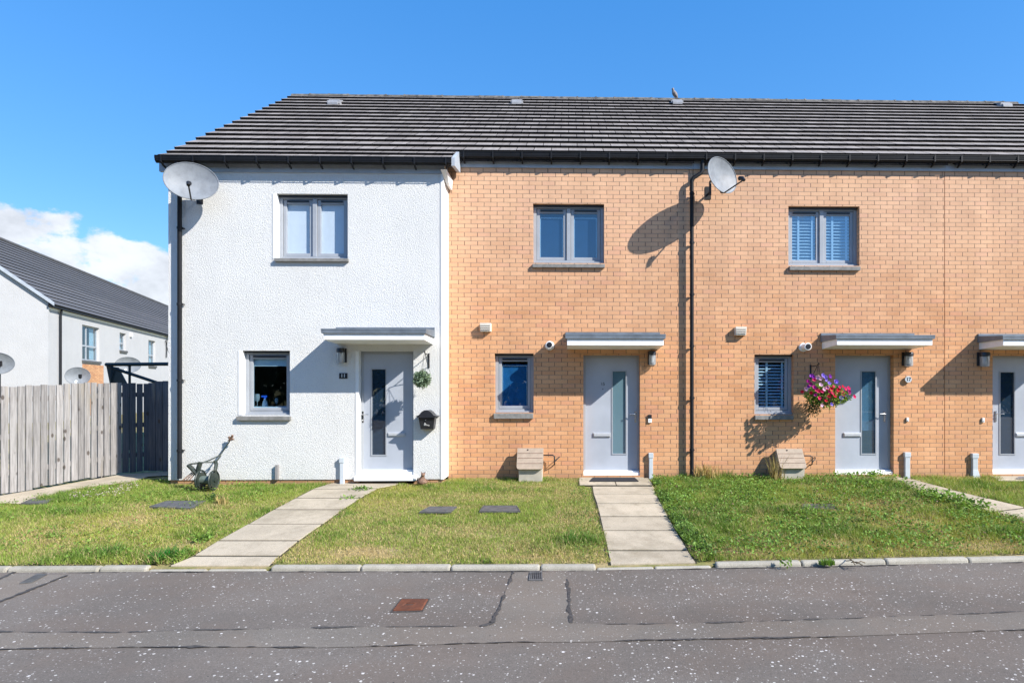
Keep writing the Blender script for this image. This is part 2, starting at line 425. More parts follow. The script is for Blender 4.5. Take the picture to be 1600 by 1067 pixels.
# ------------------------------------------------------------------ value noise for scattering
def vnoise(x, y, sc, seed):
    rs = np.random.RandomState(seed); G = rs.rand(128, 128)
    u = x*sc+500; v = y*sc+500; i = np.floor(u).astype(int); j = np.floor(v).astype(int); a = u-i; b = v-j
    a = a*a*(3-2*a); b = b*b*(3-2*b)
    q = lambda di, dj: G[(i+di) % 128, (j+dj) % 128]
    return (q(0, 0)*(1-a)+q(1, 0)*a)*(1-b)+(q(0, 1)*(1-a)+q(1, 1)*a)*b
def inpoly(x, y, poly):
    ins = np.zeros(len(x), bool); n = len(poly)
    for k in range(n):
        x0, y0 = poly[k]; x1, y1 = poly[(k+1) % n]
        if y0 == y1: continue
        c = ((y0 > y) != (y1 > y)) & (x < (x1-x0)*(y-y0)/(y1-y0)+x0)
        ins ^= c
    return ins
def mesh_arrays(name, V, T, mat, colarr=None, parent=None):
    me = bpy.data.meshes.new(name); k = T.shape[1]
    me.vertices.add(len(V)); me.vertices.foreach_set('co', V.astype(np.float32).ravel())
    me.loops.add(T.size); me.loops.foreach_set('vertex_index', T.astype(np.int32).ravel())
    me.polygons.add(len(T)); me.polygons.foreach_set('loop_start', np.arange(0, T.size, k, dtype=np.int32))
    me.polygons.foreach_set('loop_total', np.full(len(T), k, np.int32))
    if colarr is not None:
        a = me.color_attributes.new('col', 'FLOAT_COLOR', 'POINT'); a.data.foreach_set('color', colarr.astype(np.float32).ravel())
    me.materials.append(mat); me.update(calc_edges=True)
    o = bpy.data.objects.new(name, me); COL.objects.link(o); o.parent = parent
    return o

# ------------------------------------------------------------------ world and sun
SUN = Vector((.98, -.59, .84)).normalized()
elev = math.asin(SUN.z); azim = math.atan2(SUN.x, SUN.y)
w = NT('World', True); S.world = w.m
sky = w.n('ShaderNodeTexSky', sky_type='NISHITA'); sky.sun_disc = False; sky.sun_elevation = elev; sky.sun_rotation = azim
sky.air_density = 1.0; sky.dust_density = .15; sky.ozone_density = 3.0; sky.altitude = 0
dirv = w.n('ShaderNodeTexCoord').outputs['Generated']
dx, dy, dz = w.xyz(dirv)
satn = w.n('ShaderNodeHueSaturation'); satn.inputs['Saturation'].default_value = 1.3; satn.inputs['Value'].default_value = 1.22; satn.inputs['Hue'].default_value = .503
w.t.links.new(sky.outputs[0], satn.inputs['Color'])
# cumulus low on the left horizon and a few behind the street
def blob(cx_, cy_, cz_, inner, outer):
    v = Vector((cx_, cy_, cz_)).normalized()
    d = w.n('ShaderNodeVectorMath', operation='DOT_PRODUCT'); w.set(d.inputs[0], dirv); d.inputs[1].default_value = v
    return w.rmp(d.outputs['Value'], math.cos(outer), math.cos(inner))
def rr_(px, py): return tuple(ray(px, py))
m1 = blob(*rr_(45, 425), R(1.5), R(6.5)); m2 = blob(*rr_(165, 445), R(1), R(6)); m3 = blob(.28, -1, .30, R(1), R(9)); m4 = blob(*rr_(235, 470), R(.5), R(6)); m5 = blob(*rr_(60, 480), R(2), R(7.5))
mask = w.math('MAXIMUM', w.math('MAXIMUM', w.math('MAXIMUM', m1, m2), w.math('MAXIMUM', m3, m4)), m5)
wn = w.noise(w.scale(dirv, (1, 1, 1.7)), 9.5, 9, .62)
cl = w.rmp(w.math('ADD', w.math('MULTIPLY', wn, .85), w.math('MULTIPLY', mask, .30)), .60, .70)
cl = w.math('MULTIPLY', cl, w.rmp(mask, .02, .35))
shade = w.rmp(w.noise(w.scale(dirv, (1, 1, 1.5)), 11, 6, .6), .32, .66, .68, 1.0)
cc = w.mix(1.0, (5.3, 5.4, 5.6), w.comb(shade, shade, shade), 'MULTIPLY')
tint = w.mix(1.0, satn.outputs[0], (1.1, 1.02, 1.04), 'MULTIPLY')
azure = w.mix(w.rmp(dz, 0, .6, 0, 1, False), (1.05, 2.75, 5.1), (.36, 1.8, 4.7))
tint = w.mix(.55, tint, azure)
skyc = w.mix(w.math('MULTIPLY', cl, .9), tint, cc)
bg = w.n('ShaderNodeBackground'); w.set(bg.inputs[0], skyc); bg.inputs[1].default_value = .115
w.out(bg.outputs[0])
sl = bpy.data.lights.new('sun', 'SUN'); so = bpy.data.objects.new('sun', sl); COL.objects.link(so)
sl.energy = 5.0; sl.angle = R(.5); sl.color = (1, .955, .88)
so.rotation_euler = SUN.to_track_quat('Z', 'Y').to_euler(); so.location = (20, -15, 20)
S.view_settings.view_transform = 'Standard'; S.view_settings.look = 'None'; S.view_settings.gamma = 1
S.view_settings.exposure = .80

# ------------------------------------------------------------------ ground and road
kl = [(-330, 896), (0, 894.5), (228, 893), (420, 892.5), (660, 892), (932, 891), (1120, 887.5), (1300, 884), (1600, 877.5), (1900, 871)]
KL = [Pr(*k) for k in kl]
def kerb_at(x):
    for a, c in zip(KL, KL[1:]):
        if a.x <= x <= c.x: return a.lerp(c, (x-a.x)/(c.x-a.x))
    e = KL[0] if x < KL[0].x else KL[-1]
    return Vector((x, e.y, e.z))
b = MB()
gx = [-400, -80, -20]+[q.x for q in KL]+[20, 80, 400]
for a, c in zip(gx, gx[1:]):
    ka, kc = kerb_at(a).y+.05, kerb_at(c).y+.05
    rows = [((-400, ZR-.05), (-400, ZR-.05)), ((ka, ZR-.05), (kc, ZR-.05)), ((ka, -.262), (kc, -.262)), ((ka+.05, g(ka+.05)-.03), (kc+.05, g(kc+.05)-.03))]
    rows += [((y, g(y)-.012), (y, g(y)-.012)) for y in (-3.4, -1.7, 0, 10, 60, 900)]
    for r0, r1 in zip(rows, rows[1:]):
        b.face([(a, *r0[0]), (c, *r0[1]), (c, *r1[1]), (a, *r1[0])])
tag(b.build('ground', M['ground']), kind='structure')
b = MB()
rx = [-80, -20]+[k.x for k in KL]+[20, 80]
for a, c in zip(rx, rx[1:]):
    ya = kerb_at(a).y+.02; yc_ = kerb_at(c).y+.02
    b.face([(a, -60, ZR), (c, -60, ZR), (c, yc_, ZR), (a, ya, ZR)])
tag(b.build('road', M['asphalt']), kind='structure')

def xr(px): return kerb_at(0).x if False else Pr(px, 893).x
def kerb_run(x0, x1, top, step=.915):
    b = MB(); x = x0; 
    while x < x1-.05:
        xe = min(x+step, x1)
        a = kerb_at(x+.004); c = kerb_at(xe-.004); j = rnd.uniform(-.003, .003)
        b.hexa([(a.x, a.y, ZR-.05), (c.x, c.y, ZR-.05), (c.x, c.y+.10, ZR-.05), (a.x, a.y+.10, ZR-.05)],
               [(a.x, a.y+.012, top+j), (c.x, c.y+.012, top+j), (c.x, c.y+.10, top+j+.004), (a.x, a.y+.10, top+j+.004)])
        x = xe
    return tag(b.build('kerb', M['kerbm'], bevel=.022), kind='structure')
x_a, x_b, x_c, x_d = Pr(228, 893).x, Pr(420, 893).x, Pr(932, 893).x, Pr(1120, 889).x
kerb_run(-13, x_a, -.236); kerb_run(x_a, x_b, -.268, .6); kerb_run(x_b, x_c, -.236); kerb_run(x_c, x_d, -.268, .6); kerb_run(x_d, 13, -.236)

# trench reinstatement in the road and its tar seams
up1 = [(-300, 990), (0, 988), (190, 989), (302, 985), (419, 983), (550, 980), (750, 979)]
lo = [(-300, 1018), (0, 1015), (168, 1012), (399, 1011), (500, 1012), (656, 1008), (781, 1004), (915, 1003), (1276, 996), (1600, 984), (1900, 972)]
up2 = [(892, 974), (1000, 976), (1206, 971), (1600, 956), (1900, 945)]
b = MB(); zp = ZR+.004
poly = [Pr(*q) for q in up1+[(769, 974), (784, 940), (801, 894.5), (880, 894.2), (886, 905), (892, 974)]+up2[1:]]+[Pr(*q) for q in reversed(lo)]
b.face([(q.x, q.y, zp) for q in poly])
tag(b.build('road_patch', M['asphalt_patch']), kind='structure')
b = MB(); q = [Pr(*k) for k in [(-60, 930), (20, 896.5), (104, 899), (0, 940), (-120, 985)]]
b.face([(k.x, k.y, zp) for k in reversed(q)]); tag(b.build('road_patch', M['asphalt_patch']), kind='structure')
def seam(pts, w0, seed, gap=.42):
    pts = [Pr(*k) for k in pts]; b = MB(); rs = random.Random(seed); d = 0
    L = []
    for a, c in zip(pts, pts[1:]):
        n = max(1, int((c-a).length/.035))
        for k in range(n): L.append(a.lerp(c, k/n))
    L.append(pts[-1])
    xs_ = np.array([p.x+p.y*1.7 for p in L]); nn = vnoise(xs_, xs_*0, 2.6, seed)*.55+vnoise(xs_, xs_*0, 9, seed+1)*.25+vnoise(xs_, xs_*0, 24, seed+4)*.25; n2 = .35+1.3*vnoise(xs_, xs_*0+3, 21, seed+6); n3 = .35+1.3*vnoise(xs_, xs_*0+7, 26, seed+8)
    wd = np.clip((nn-gap)*3.2, 0, 1)*w0
    jt = (vnoise(xs_, xs_*0+9, 5, seed+2)-.5)*.014
    zz = ZR+.008
    for i in range(len(L)-1):
        if wd[i] < .003 and wd[i+1] < .003: continue
        t = (L[i+1]-L[i]).normalized(); nrm = Vector((-t.y, t.x, 0))
        a0 = L[i]+nrm*(jt[i]+wd[i]*n2[i]); a1 = L[i]+nrm*(jt[i]-wd[i]*n3[i]); c0 = L[i+1]+nrm*(jt[i+1]+wd[i+1]*n2[i+1]); c1 = L[i+1]+nrm*(jt[i+1]-wd[i+1]*n3[i+1])
        b.face([(a1.x, a1.y, zz), (c1.x, c1.y, zz), (c0.x, c0.y, zz), (a0.x, a0.y, zz)])
    tag(b.build('tar_seam', M['tar']), kind='structure')
seam(up1, .016, 3, .42); seam([(750, 979), (769, 974), (784, 940), (803, 893)], .018, 23, .36); seam([(886, 905), (892, 974)], .016, 15, .34); seam(up2, .014, 5, .44); seam(lo, .014, 8, .40)
seam([(a_, b_+1.2) for a_, b_ in kl[1:-1]], .012, 41, .30)
seam([(24, 893), (0, 905), (-40, 920)], .018, 11, .1); seam([(106, 899), (0, 940), (-80, 975)], .02, 12, .1)

# ------------------------------------------------------------------ garden paths
def path(rows, label_mat='slab', th=.05, lift=.016, gap=.016, split=None):
    b = MB(); zf = lambda v: g(v.y)-.03*max(0, min(1, (-3.55-v.y)/.62))**1.5
    for (l0, r0), (l1, r1) in zip(rows, rows[1:]):
        A, B_, C_, D_ = Pg(*l0), Pg(*r0), Pg(*r1), Pg(*l1)
        segs = [(0, 1)] if not split else [(0, split), (split, 1)]
        for s0, s1 in segs:
            p = [A.lerp(B_, s0), A.lerp(B_, s1), D_.lerp(C_, s1), D_.lerp(C_, s0)]
            cen = sum(p, Vector())/4; dz_ = rnd.uniform(-.003, .004)
            q = []
            for k in p:
                d = (cen-k); d.z = 0; k2 = k+d.normalized()*gap*.6; k2.y += .019 if d.y > 0 else -.019; k2.y = max(k2.y, kerb_at(k2.x).y+.104); q.append(Vector((k2.x, k2.y, zf(k2)+lift+dz_)))
            q = [q[3], q[2], q[1], q[0]]
            b.cur = 1; o4 = [cen+(v-cen)*1.03 for v in p][::-1]
            for v in o4: v.y = max(v.y, kerb_at(v.x).y+.104)
            b.face([(v.x, v.y, zf(v)+lift-.010) for v in o4]); b.cur = 0
            b.hexa([v-Vector((0, 0, th)) for v in q], q)
    return tag(b.build('path', [M[label_mat], M['joint']], bevel=.004), kind='structure')
path([((540, 748.5), (642, 746)), ((506, 759.5), (620, 758)), ((489, 765), (590, 764)), ((462, 779), (563, 779)), ((428, 797), (536, 797)), ((388, 820), (504, 820)), ((341, 846), (467, 846)), ((302, 868), (437, 868)), ((254, 886.5), (413, 886.5))])
path([((904, 747.5), (1013, 747.5)), ((905, 759), (1021, 759))], split=.5)
path([((925, 760.5), (1021, 760.5)), ((927, 773.4), (1025, 773.4)), ((932, 787.8), (1033, 787.8)), ((937, 808), (1044, 808)), ((942, 830), (1056, 830)), ((949, 860), (1075, 860)), ((955, 888), (1095, 888))])
path([((1322, 748), (1416, 748)), ((1394, 752), (1441, 754)), ((1429, 766), (1490, 767)), ((1486, 781), (1543, 780)), ((1547, 801), (1602, 794.5)), ((1604, 816), (1662, 809)), ((1670, 836), (1728, 826)), ((1760, 862), (1830, 850))])
path([((1556, 747.5), (1660, 747.5)), ((1560, 752), (1690, 755))])
# concrete path along the fence
b = MB()
fp = [Pg(*k) for k in [(-330, 880), (-120, 815), (0, 775), (100, 758), (190, 741.5), (262, 737), (262, 743.5), (232, 745), (210, 753), (160, 759), (110, 767), (66, 779), (36, 788), (0, 787), (-100, 812), (-330, 894)]]
b.face([(k.x, k.y, g(k.y)+.010) for k in reversed(fp)])
tag(b.build('path', M['slab']), kind='structure')

# ------------------------------------------------------------------ house pieces
def wall_holes(b, x0, x1, z0, z1, y, th, holes):
    xs = sorted({x0, x1, *[h[0] for h in holes], *[h[1] for h in holes]}); zs = sorted({z0, z1, *[h[2] for h in holes], *[h[3] for h in holes]})
    def inh(x, z): return any(h[0] < x < h[1] and h[2] < z < h[3] for h in holes)
    for i in range(len(xs)-1):
        for j in range(len(zs)-1):
            a, c, d, e = xs[i], xs[i+1], zs[j], zs[j+1]
            if inh((a+c)/2, (d+e)/2): continue
            b.face([(a, y, d), (c, y, d), (c, y, e), (a, y, e)])
            b.face([(a, y+th, d), (a, y+th, e), (c, y+th, e), (c, y+th, d)])
    for hx0, hx1, hz0, hz1 in holes:
        b.face([(hx0, y, hz0), (hx0, y, hz1), (hx0, y+th, hz1), (hx0, y+th, hz0)])
        b.face([(hx1, y, hz0), (hx1, y+th, hz0), (hx1, y+th, hz1), (hx1, y, hz1)])
        b.face([(hx0, y, hz1), (hx1, y, hz1), (hx1, y+th, hz1), (hx0, y+th, hz1)])
        b.face([(hx0, y, hz0), (hx0, y+th, hz0), (hx1, y+th, hz0), (hx1, y, hz0)])

RY, RZ = 4.1, 8.60        # ridge
EY, EZ = -.150, 5.603     # brick tile edge (front), white extends two courses
MS = (RZ-EZ)/(RY-EY)
NC = 15; GY = (RY-EY)/NC
def roof(parent, xl, xr_, ncourse, xl_ridge=None, xr_cut=None, mat='tile', tw=.30, smoothx=False):
    """tile courses; xl at eaves, xl_ridge at ridge; extra lower courses stop at xr_cut"""
    b = MB(); n = ncourse; rs = random.Random(int(abs(xl)*100)+n)
    th = .046; ca = 1/math.sqrt(1+MS*MS); nrm = Vector((0, -MS*ca, ca))
    for i in range(n):           # 0 = top course
        yb = RY-GY*(i+1); yt = RY-GY*i+.02
        gy = yb
        if i >= NC: yb = EY-(i-NC+1)*GY*.70; yt = EY-(i-NC)*GY*.70+.03 
        zb = EZ+(yb-EY)*MS; zt = EZ+(yt-EY)*MS
        fr = (RY-yb)/(RY-EY+GY*1.4)
        x0 = xl if xl_ridge is None else xl_ridge+(xl-xl_ridge)*fr
        x1 = xr_cut if (xr_cut is not None and i >= NC) else xr_
        ph = (i % 2)*.5*tw
        cuts = [x0]; k = math.floor((x0-ph)/tw)+1
        while k*tw+ph < x1-.02:
            if k*tw+ph > x0+.02: cuts.append(k*tw+ph)
            k += 1
        cuts.append(x1)
        for a, c in zip(cuts, cuts[1:]):
            j = rs.uniform(-.0012, .0012); jy = rs.uniform(-.002, .002); g0 = .0058
            B0 = Vector((0, yb+jy, zb)); T0 = Vector((0, yt, zt))
            lo_ = B0+nrm*(.004+j); hi_ = B0+nrm*(th+.006+j)+Vector((0, .004, 0)); tt = T0+nrm*.004; tb = T0-nrm*.016; nb = B0-nrm*.004+Vector((0, .03, .02))
            prof = [(lo_.y, lo_.z), (nb.y, nb.z), (tb.y, tb.z), (tt.y, tt.z), (hi_.y, hi_.z)]
            last = (c == cuts[-1] or a == cuts[0])
            b.prismx(prof, a+(g0 if a != cuts[0] else 0), c-(g0 if c != cuts[-1] else 0), [1, 1, 1, 0, 1, 1])
    # dark underlay and the rear slope
    b.cur = 1
    xo = xl if xl_ridge is None else xl_ridge
    eb = EY+.04
    b.hexa([(xo+.12, eb, EZ+(eb-EY)*MS-.16), (xr_-.004, eb, EZ+(eb-EY)*MS-.16), (xr_-.004, RY, RZ-.13), (xo+.12, RY, RZ-.13)],
           [(xo+.12, eb, EZ+(eb-EY)*MS-.03), (xr_-.004, eb, EZ+(eb-EY)*MS-.03), (xr_-.004, RY, RZ-.02), (xo+.12, RY, RZ-.02)])
    b.cur = 0
    b.hexa([(xo, RY, RZ-.10), (xr_-.004, RY, RZ-.10), (xr_-.004, 8.5, RZ-4.4*MS-.10), (xo, 8.5, RZ-4.4*MS-.10)],
           [(xo, RY, RZ), (xr_-.004, RY, RZ), (xr_-.004, 8.5, RZ-4.4*MS), (xo, 8.5, RZ-4.4*MS)])
    r = b.build('roof', [M[mat], M['tile_edge']], parent)
    # ridge tiles
    b = MB(); x = xo
    while x < xr_-.02:
        xe = min(x+.45, xr_); j = rs.uniform(-.006, .006)
        b.prismx([(RY-.13, RZ-.05+j), (RY+.13, RZ-.05+j), (RY+.09, RZ+.01+j), (RY+.03, RZ+.035+j), (RY-.03, RZ+.035+j), (RY-.09, RZ+.01+j)], x+.002, xe-.006)
        b.prismx([(RY-.135, RZ-.05), (RY+.135, RZ-.05), (RY+.092, RZ+.02), (RY, RZ+.05), (RY-.092, RZ+.02)], xe-.03, xe+.006) if rs.random() < .8 and xe < xr_-.02 else None
        x = xe
    b.build('ridge', M['ridge'], r)
    return r

def roof_vent(px, py):
    d = ray(px, py); # on front slope plane: z = EZ+(y-EY)*MS
    t = (EZ+(CAM.y-EY)*MS-CAM.z)/(d.z-MS*d.y); p = CAM+d*t
    b = MB(); hw = .11
    f = lambda dy, h: (p.y+dy, EZ+(p.y+dy-EY)*MS+.05+h)
    b.prismx([f(-.17, 0), f(.17, 0), f(.15, .02), f(-.08, .085), f(-.17, .05)], p.x-hw, p.x+hw)
    b.box(p.x-hw-.03, p.x+hw+.03, p.y-.12, p.y+.1, EZ+(p.y-EY)*MS-.03, EZ+(p.y-EY)*MS+.045)
    return b
def gutter(parent, x0, x1, ytop_front, ztop, end_l=False, end_r=False, step=.56, ph=.2):
    yc = ytop_front+.058; b = MB(); prof = []
    for k in range(9):
        a = math.pi+math.pi*k/8; prof.append((yc+.058*math.cos(a), ztop+.105*math.sin(a)*1.0))
    inner = [(yc+.052*math.cos(math.pi+math.pi*k/8), ztop+.098*math.sin(math.pi+math.pi*k/8)) for k in range(8, -1, -1)]
    b.prismx(prof+inner, x0, x1)
    b.prismx([(yc-.064, ztop-.004), (yc-.050, ztop-.004), (yc-.050, ztop+.006), (yc-.064, ztop+.006)], x0, x1)
    b.prismx([(yc-.061, ztop-.075), (yc-.048, ztop-.083), (yc-.046, ztop-.077), (yc-.059, ztop-.069)], x0, x1)
    for e, f_ in ((end_l, x0), (end_r, x1)):
        if e: b.prismx(prof, f_-.008, f_+.008)
    gt = b.build('gutter', M['gutter'], parent, smooth=True)
    x = x0+ph
    while x < x1-.05:
        MB().prismx([(yc-.068, ztop+.012), (yc-.06, ztop+.012), (yc-.055, ztop-.085), (yc+.0, ztop-.118), (yc+.058, ztop-.15), (yc+.058, ztop-.165), (yc, ztop-.150), (yc-.066, ztop-.10)], x-.012, x+.012).build('gutter_bracket', M['gutter'], gt)
        x += step
    return gt
def downpipe(parent, pts, clips, r=.034):
    o = MB().tube(pts, r, 12).build('downpipe', M['gutter'], parent, smooth=True)
    p = pts[-1]
    for z in clips:
        b = MB(); b.lathe((p[0], p[1], z), [(r+.008, -.02), (r+.008, .02)], 12); b.box(p[0]-.01, p[0]+.05, p[1], p[1]+.06, z-.008, z+.008); b.build('pipe_clip', M['gutter'], o)
    return o

def window(parent, px0, px1, py0, py1, Yw, sill, double, kind, reveal_c=None):
    x0, x1 = X(px0, Yw), X(px1, Yw); z1, z0 = Z(py0, Yw), Z(py1, Yw)
    yf = Yw+.10
    b = MB(); fw = .055
    b.box(x0, x0+fw, yf, yf+.06, z0, z1); b.box(x1-fw, x1, yf, yf+.06, z0, z1)
    b.box(x0+fw, x1-fw, yf+.0005, yf+.06, z1-fw, z1); b.box(x0+fw, x1-fw, yf+.0005, yf+.06, z0, z0+fw+.01)
    lights = [(x0+fw, x1-fw)]
    if double:
        xm = (x0+x1)/2; b.box(xm-.035, xm+.035, yf-.002, yf+.06, z0+fw+.01, z1-fw); lights = [(x0+fw, xm-.035), (xm+.035, x1-fw)]
    b.box(x0+.004, x1-.004, yf-.05, yf, z0+.002, z0+.03)      # sill nosing
    wo = b.build('window', M['frame'], parent, bevel=.004)
    MB().box(x0+.002, x1-.002, yf-.035, yf-.003, z1-.032, z1-.001).build('head_gap_shade', M['black'], wo)  # black strip stands in for the shaded gap under the window head
    for a, c in lights:
        s = MB(); sw = .052; ys = yf+.022; q0, q1 = z0+fw+.016, z1-fw-.006; a += .005; c -= .005
        s.box(a, a+sw, ys, ys+.05, q0, q1); s.box(c-sw, c, ys, ys+.05, q0, q1); s.box(a+sw, c-sw, ys, ys+.05, q1-sw-.02, q1); s.box(a+sw, c-sw, ys, ys+.05, q0, q0+sw)
        sh = s.build('sash', M['frame'], wo, bevel=.004)
        MB().box(a+sw, c-sw, ys+.022, ys+.030, q0+sw, q1-sw-.02).build('pane', M[{'kitchen': 'glass_low', 'blind_pale': 'glass_bl', 'louvre': 'glass_lv' if double else 'glass_low'}.get(kind, 'glass_hi')], wo)
        MB().box(a+sw*1.2, c-sw*1.2, ys-.016, ys, q1-.046, q1-.016).build('sash_top_bar', M['black'], wo)  # black bar across the top of the sash
        iy = ys+.048
        if kind == 'blind_pale':
            MB().box(a+.01, c-.01, iy, iy+.004, q0+.03, q1-.03).build('blind', M['blind'], wo)
        if kind == 'blind_blue':
            MB().box(a+.02, c-.02, iy, iy+.004, q0+.03, q1-.12).build('blind', M['blind2' if double else 'blind3'], wo)
            t = MB(); t.box(a+.055, a+.067, iy-.012, iy-.002, q0+.05, q1-.14); t.box(c-.075, c-.063, iy-.012, iy-.002, q0+.05, q1-.14); t.box(a+.055, c-.063, iy-.013, iy-.001, q1-.155, q1-.14)
            t.build('blind_rail', M['louvre'], wo)
        if kind == 'louvre':
            l = MB(); n = int((q1-q0-.12)/.056)
            for k in range(n):
                z = q0+.07+k*.056
                l.hexa([(a+.05, iy-.012, z-.014), (c-.05, iy-.012, z-.014), (c-.05, iy+.02, z+.010), (a+.05, iy+.02, z+.010)],
                       [(a+.05, iy-.012, z-.007), (c-.05, iy-.012, z-.007), (c-.05, iy+.02, z+.017), (a+.05, iy+.02, z+.017)])
            w_ = c-a
            for fx in ((.33, .80) if double else (.36, .84)): l.box(a+w_*fx-.018, a+w_*fx+.018, iy-.017, iy-.013, q0+.04, q1-.05)
            l.build('shutter', M['louvre'], wo)
        if kind == 'kitchen':
            MB().box(a+.02, c-.02, iy, iy+.004, q1-.19, q1-.03).build('blind', M['blind'], wo)
    sx0, sx1, sy0, sy1 = sill
    b = MB(); zt = Z(sy0, Yw-.05); zb = Z(sy1, Yw-.05)
    b.hexa([(X(sx0, Yw-.05), Yw-.055, zb), (X(sx1, Yw-.05), Yw-.055, zb), (X(sx1, Yw-.05), Yw+.09, zb), (X(sx0, Yw-.05), Yw+.09, zb)],
           [(X(sx0, Yw-.05), Yw-.055, zt-.012), (X(sx1, Yw-.05), Yw-.055, zt-.012), (X(sx1, Yw-.05), Yw+.09, zt+.0), (X(sx0, Yw-.05), Yw+.09, zt+.0)])
    b.build('sill', M['sill'], wo, bevel=.004)
    return (x0, x1, z0, z1)

def door(parent, px0, px1, py0, py1, Yw, hinge_left, glassmat, gx, gy, lp, hand_px, num=None, threshold=True):
    x0, x1 = X(px0, Yw), X(px1, Yw); z1 = Z(py0, Yw); z0 = Z(py1, Yw)
    yf = Yw+.11
    # door set: leaf mesh with a slot
    zt = z0+.05
    lx0, lx1, lz0, lz1 = x0+.035, x1-.035, zt+.02, z1-.045
    gx0, gx1 = X(gx[0], yf+.01), X(gx[1], yf+.01); gz1, gz0 = Z(gy[0], yf), Z(gy[1], yf)
    b = MB(); wall_holes(b, lx0, lx1, lz0, lz1, yf+.012, .045, [(gx0, gx1, gz0, gz1)])
    b.box(lx0, lx1, yf+.02, yf+.05, lz0-.004, lz0); 
    d = b.build('door', M['door'], parent)
    f = MB(); f.box(x0, x0+.045, yf, yf+.08, z0+.02, z1); f.box(x1-.045, x1, yf, yf+.08, z0+.02, z1); f.box(x0+.045, x1-.045, yf+.0008, yf+.08, z1-.05, z1)
    f.build('door_frame', M['frame'], d, bevel=.004)
    m = MB(); bw = .016
    for q in ((gx0-bw, gx0+.004, gz0-bw, gz1+bw), (gx1-.004, gx1+bw, gz0-bw, gz1+bw)): m.box(q[0], q[1], yf+.003, yf+.02, q[2], q[3])
    m.box(gx0+.004, gx1-.004, yf+.0035, yf+.02, gz1-.004, gz1+bw); m.box(gx0+.004, gx1-.004, yf+.0035, yf+.02, gz0-bw, gz0+.004)
    m.build('glazing_bead', M['frame'], d)
    MB().box(gx0, gx1, yf+.03, yf+.038, gz0, gz1).build('door_glass', M[glassmat], d)
    zbk = gz0+(gz1-gz0)*.28 if glassmat == 'halfblind' else gz0-.02
    MB().box(gx0-.02, gx1+.02, yf+.062, yf+.07, zbk, gz1+.02).build('door_blind', M['blind2' if glassmat == 'doorglass' else 'blind'], d)
    a0, a1, c0, c1 = X(lp[0], yf), X(lp[1], yf), Z(lp[3], yf), Z(lp[2], yf)
    l = MB(); l.box(a0, a1, yf-.008, yf+.012, c0, c1); l.box(a0+.012, a1-.012, yf-.016, yf-.008, c0+.012, c1-.012)
    l.build('letter_plate', M['plate'], d, bevel=.003)
    hx = X(hand_px, yf); hz = Z(648, yf); sg = 1 if hand_px > (px0+px1)/2 else -1
    h = MB(); h.box(hx-.016, hx+.016, yf-.0, yf+.012, hz-.13, hz+.06)
    h.tube([(hx, yf+.01, hz+.012), (hx, yf-.05, hz+.012), (hx-sg*.11, yf-.055, hz+.012)], .009, 8)
    h.lathe((hx, yf-.004, hz-.085), [(.014, 0), (.014, .012)], 10, 'y')
    h.build('handle', M['steel'], d, smooth=True)
    t = MB(); t.box(x0, x1, Yw+.02, yf+.09, z0-.02, z0+.048); t.box(x0+.005, x1-.005, yf-.035, yf+.02, z0+.048, z0+.074)
    t.build('threshold', M['white'], d, bevel=.004)
    s = MB(); ws = Yw < -.1
    s.box(x0-.06, x1+.06, Yw-(.07 if ws else .16), Yw+.03, z0-.09, z0-(.012 if ws else .03)); s.build('doorstep', M['smooth_white' if ws else 'slab'], d, bevel=.006)
    if num:
        n_ = text_mesh(num, .075, 'door_number', M['black'], (X(942, yf), yf+.008, Z(600, yf)), d)
        q = MB(); q.lathe((X(942, yf), yf+.006, Z(608, yf)), [(.009, 0), (.009, .008)], 10, 'y'); q.build('spyhole', M['black'], d)
    return (x0, x1, z0, z1)

def canopy(parent, pxl, pxr, ytop_flash, ywhite_top, ybot, Yw):
    D = .59; Yf = Yw-D
    x0, x1 = X(pxl, Yf), X(pxr, Yf); zb = Z(ybot, Yf); zw = Z(ywhite_top, Yf); zf = Z(ytop_flash, Yf)
    b = MB(); b.cur = 0
    b.hexa([(x0, Yf, zb), (x1, Yf, zb), (x1, Yw, zb-.03), (x0, Yw, zb-.03)], [(x0, Yf, zw+.01), (x1, Yf, zw+.01), (x1, Yw, zw+.01), (x0, Yw, zw+.01)])
    c = b.build('canopy', M['white'], parent, bevel=.004)
    b = MB(); o = .028
    b.hexa([(x0-o, Yf-o, zw), (x1+o, Yf-o, zw), (x1+o, Yw-.001, zw-.012), (x0-o, Yw-.001, zw-.012)],
           [(x0-o, Yf-o, zf-.012), (x1+o, Yf-o, zf-.012), (x1+o, Yw-.001, zf+.03), (x0-o, Yw-.001, zf+.03)])
    b.box(x0-o+.001, x1+o-.001, Yw-.03, Yw-.002, zf+.03, zf+.07)
    b.box(x0-o-.003, x1+o+.003, Yf-o-.004, Yf-o, zf-.034, zf-.010)
    b.build('canopy_roof', M['flash'], c, bevel=.003)
    return c

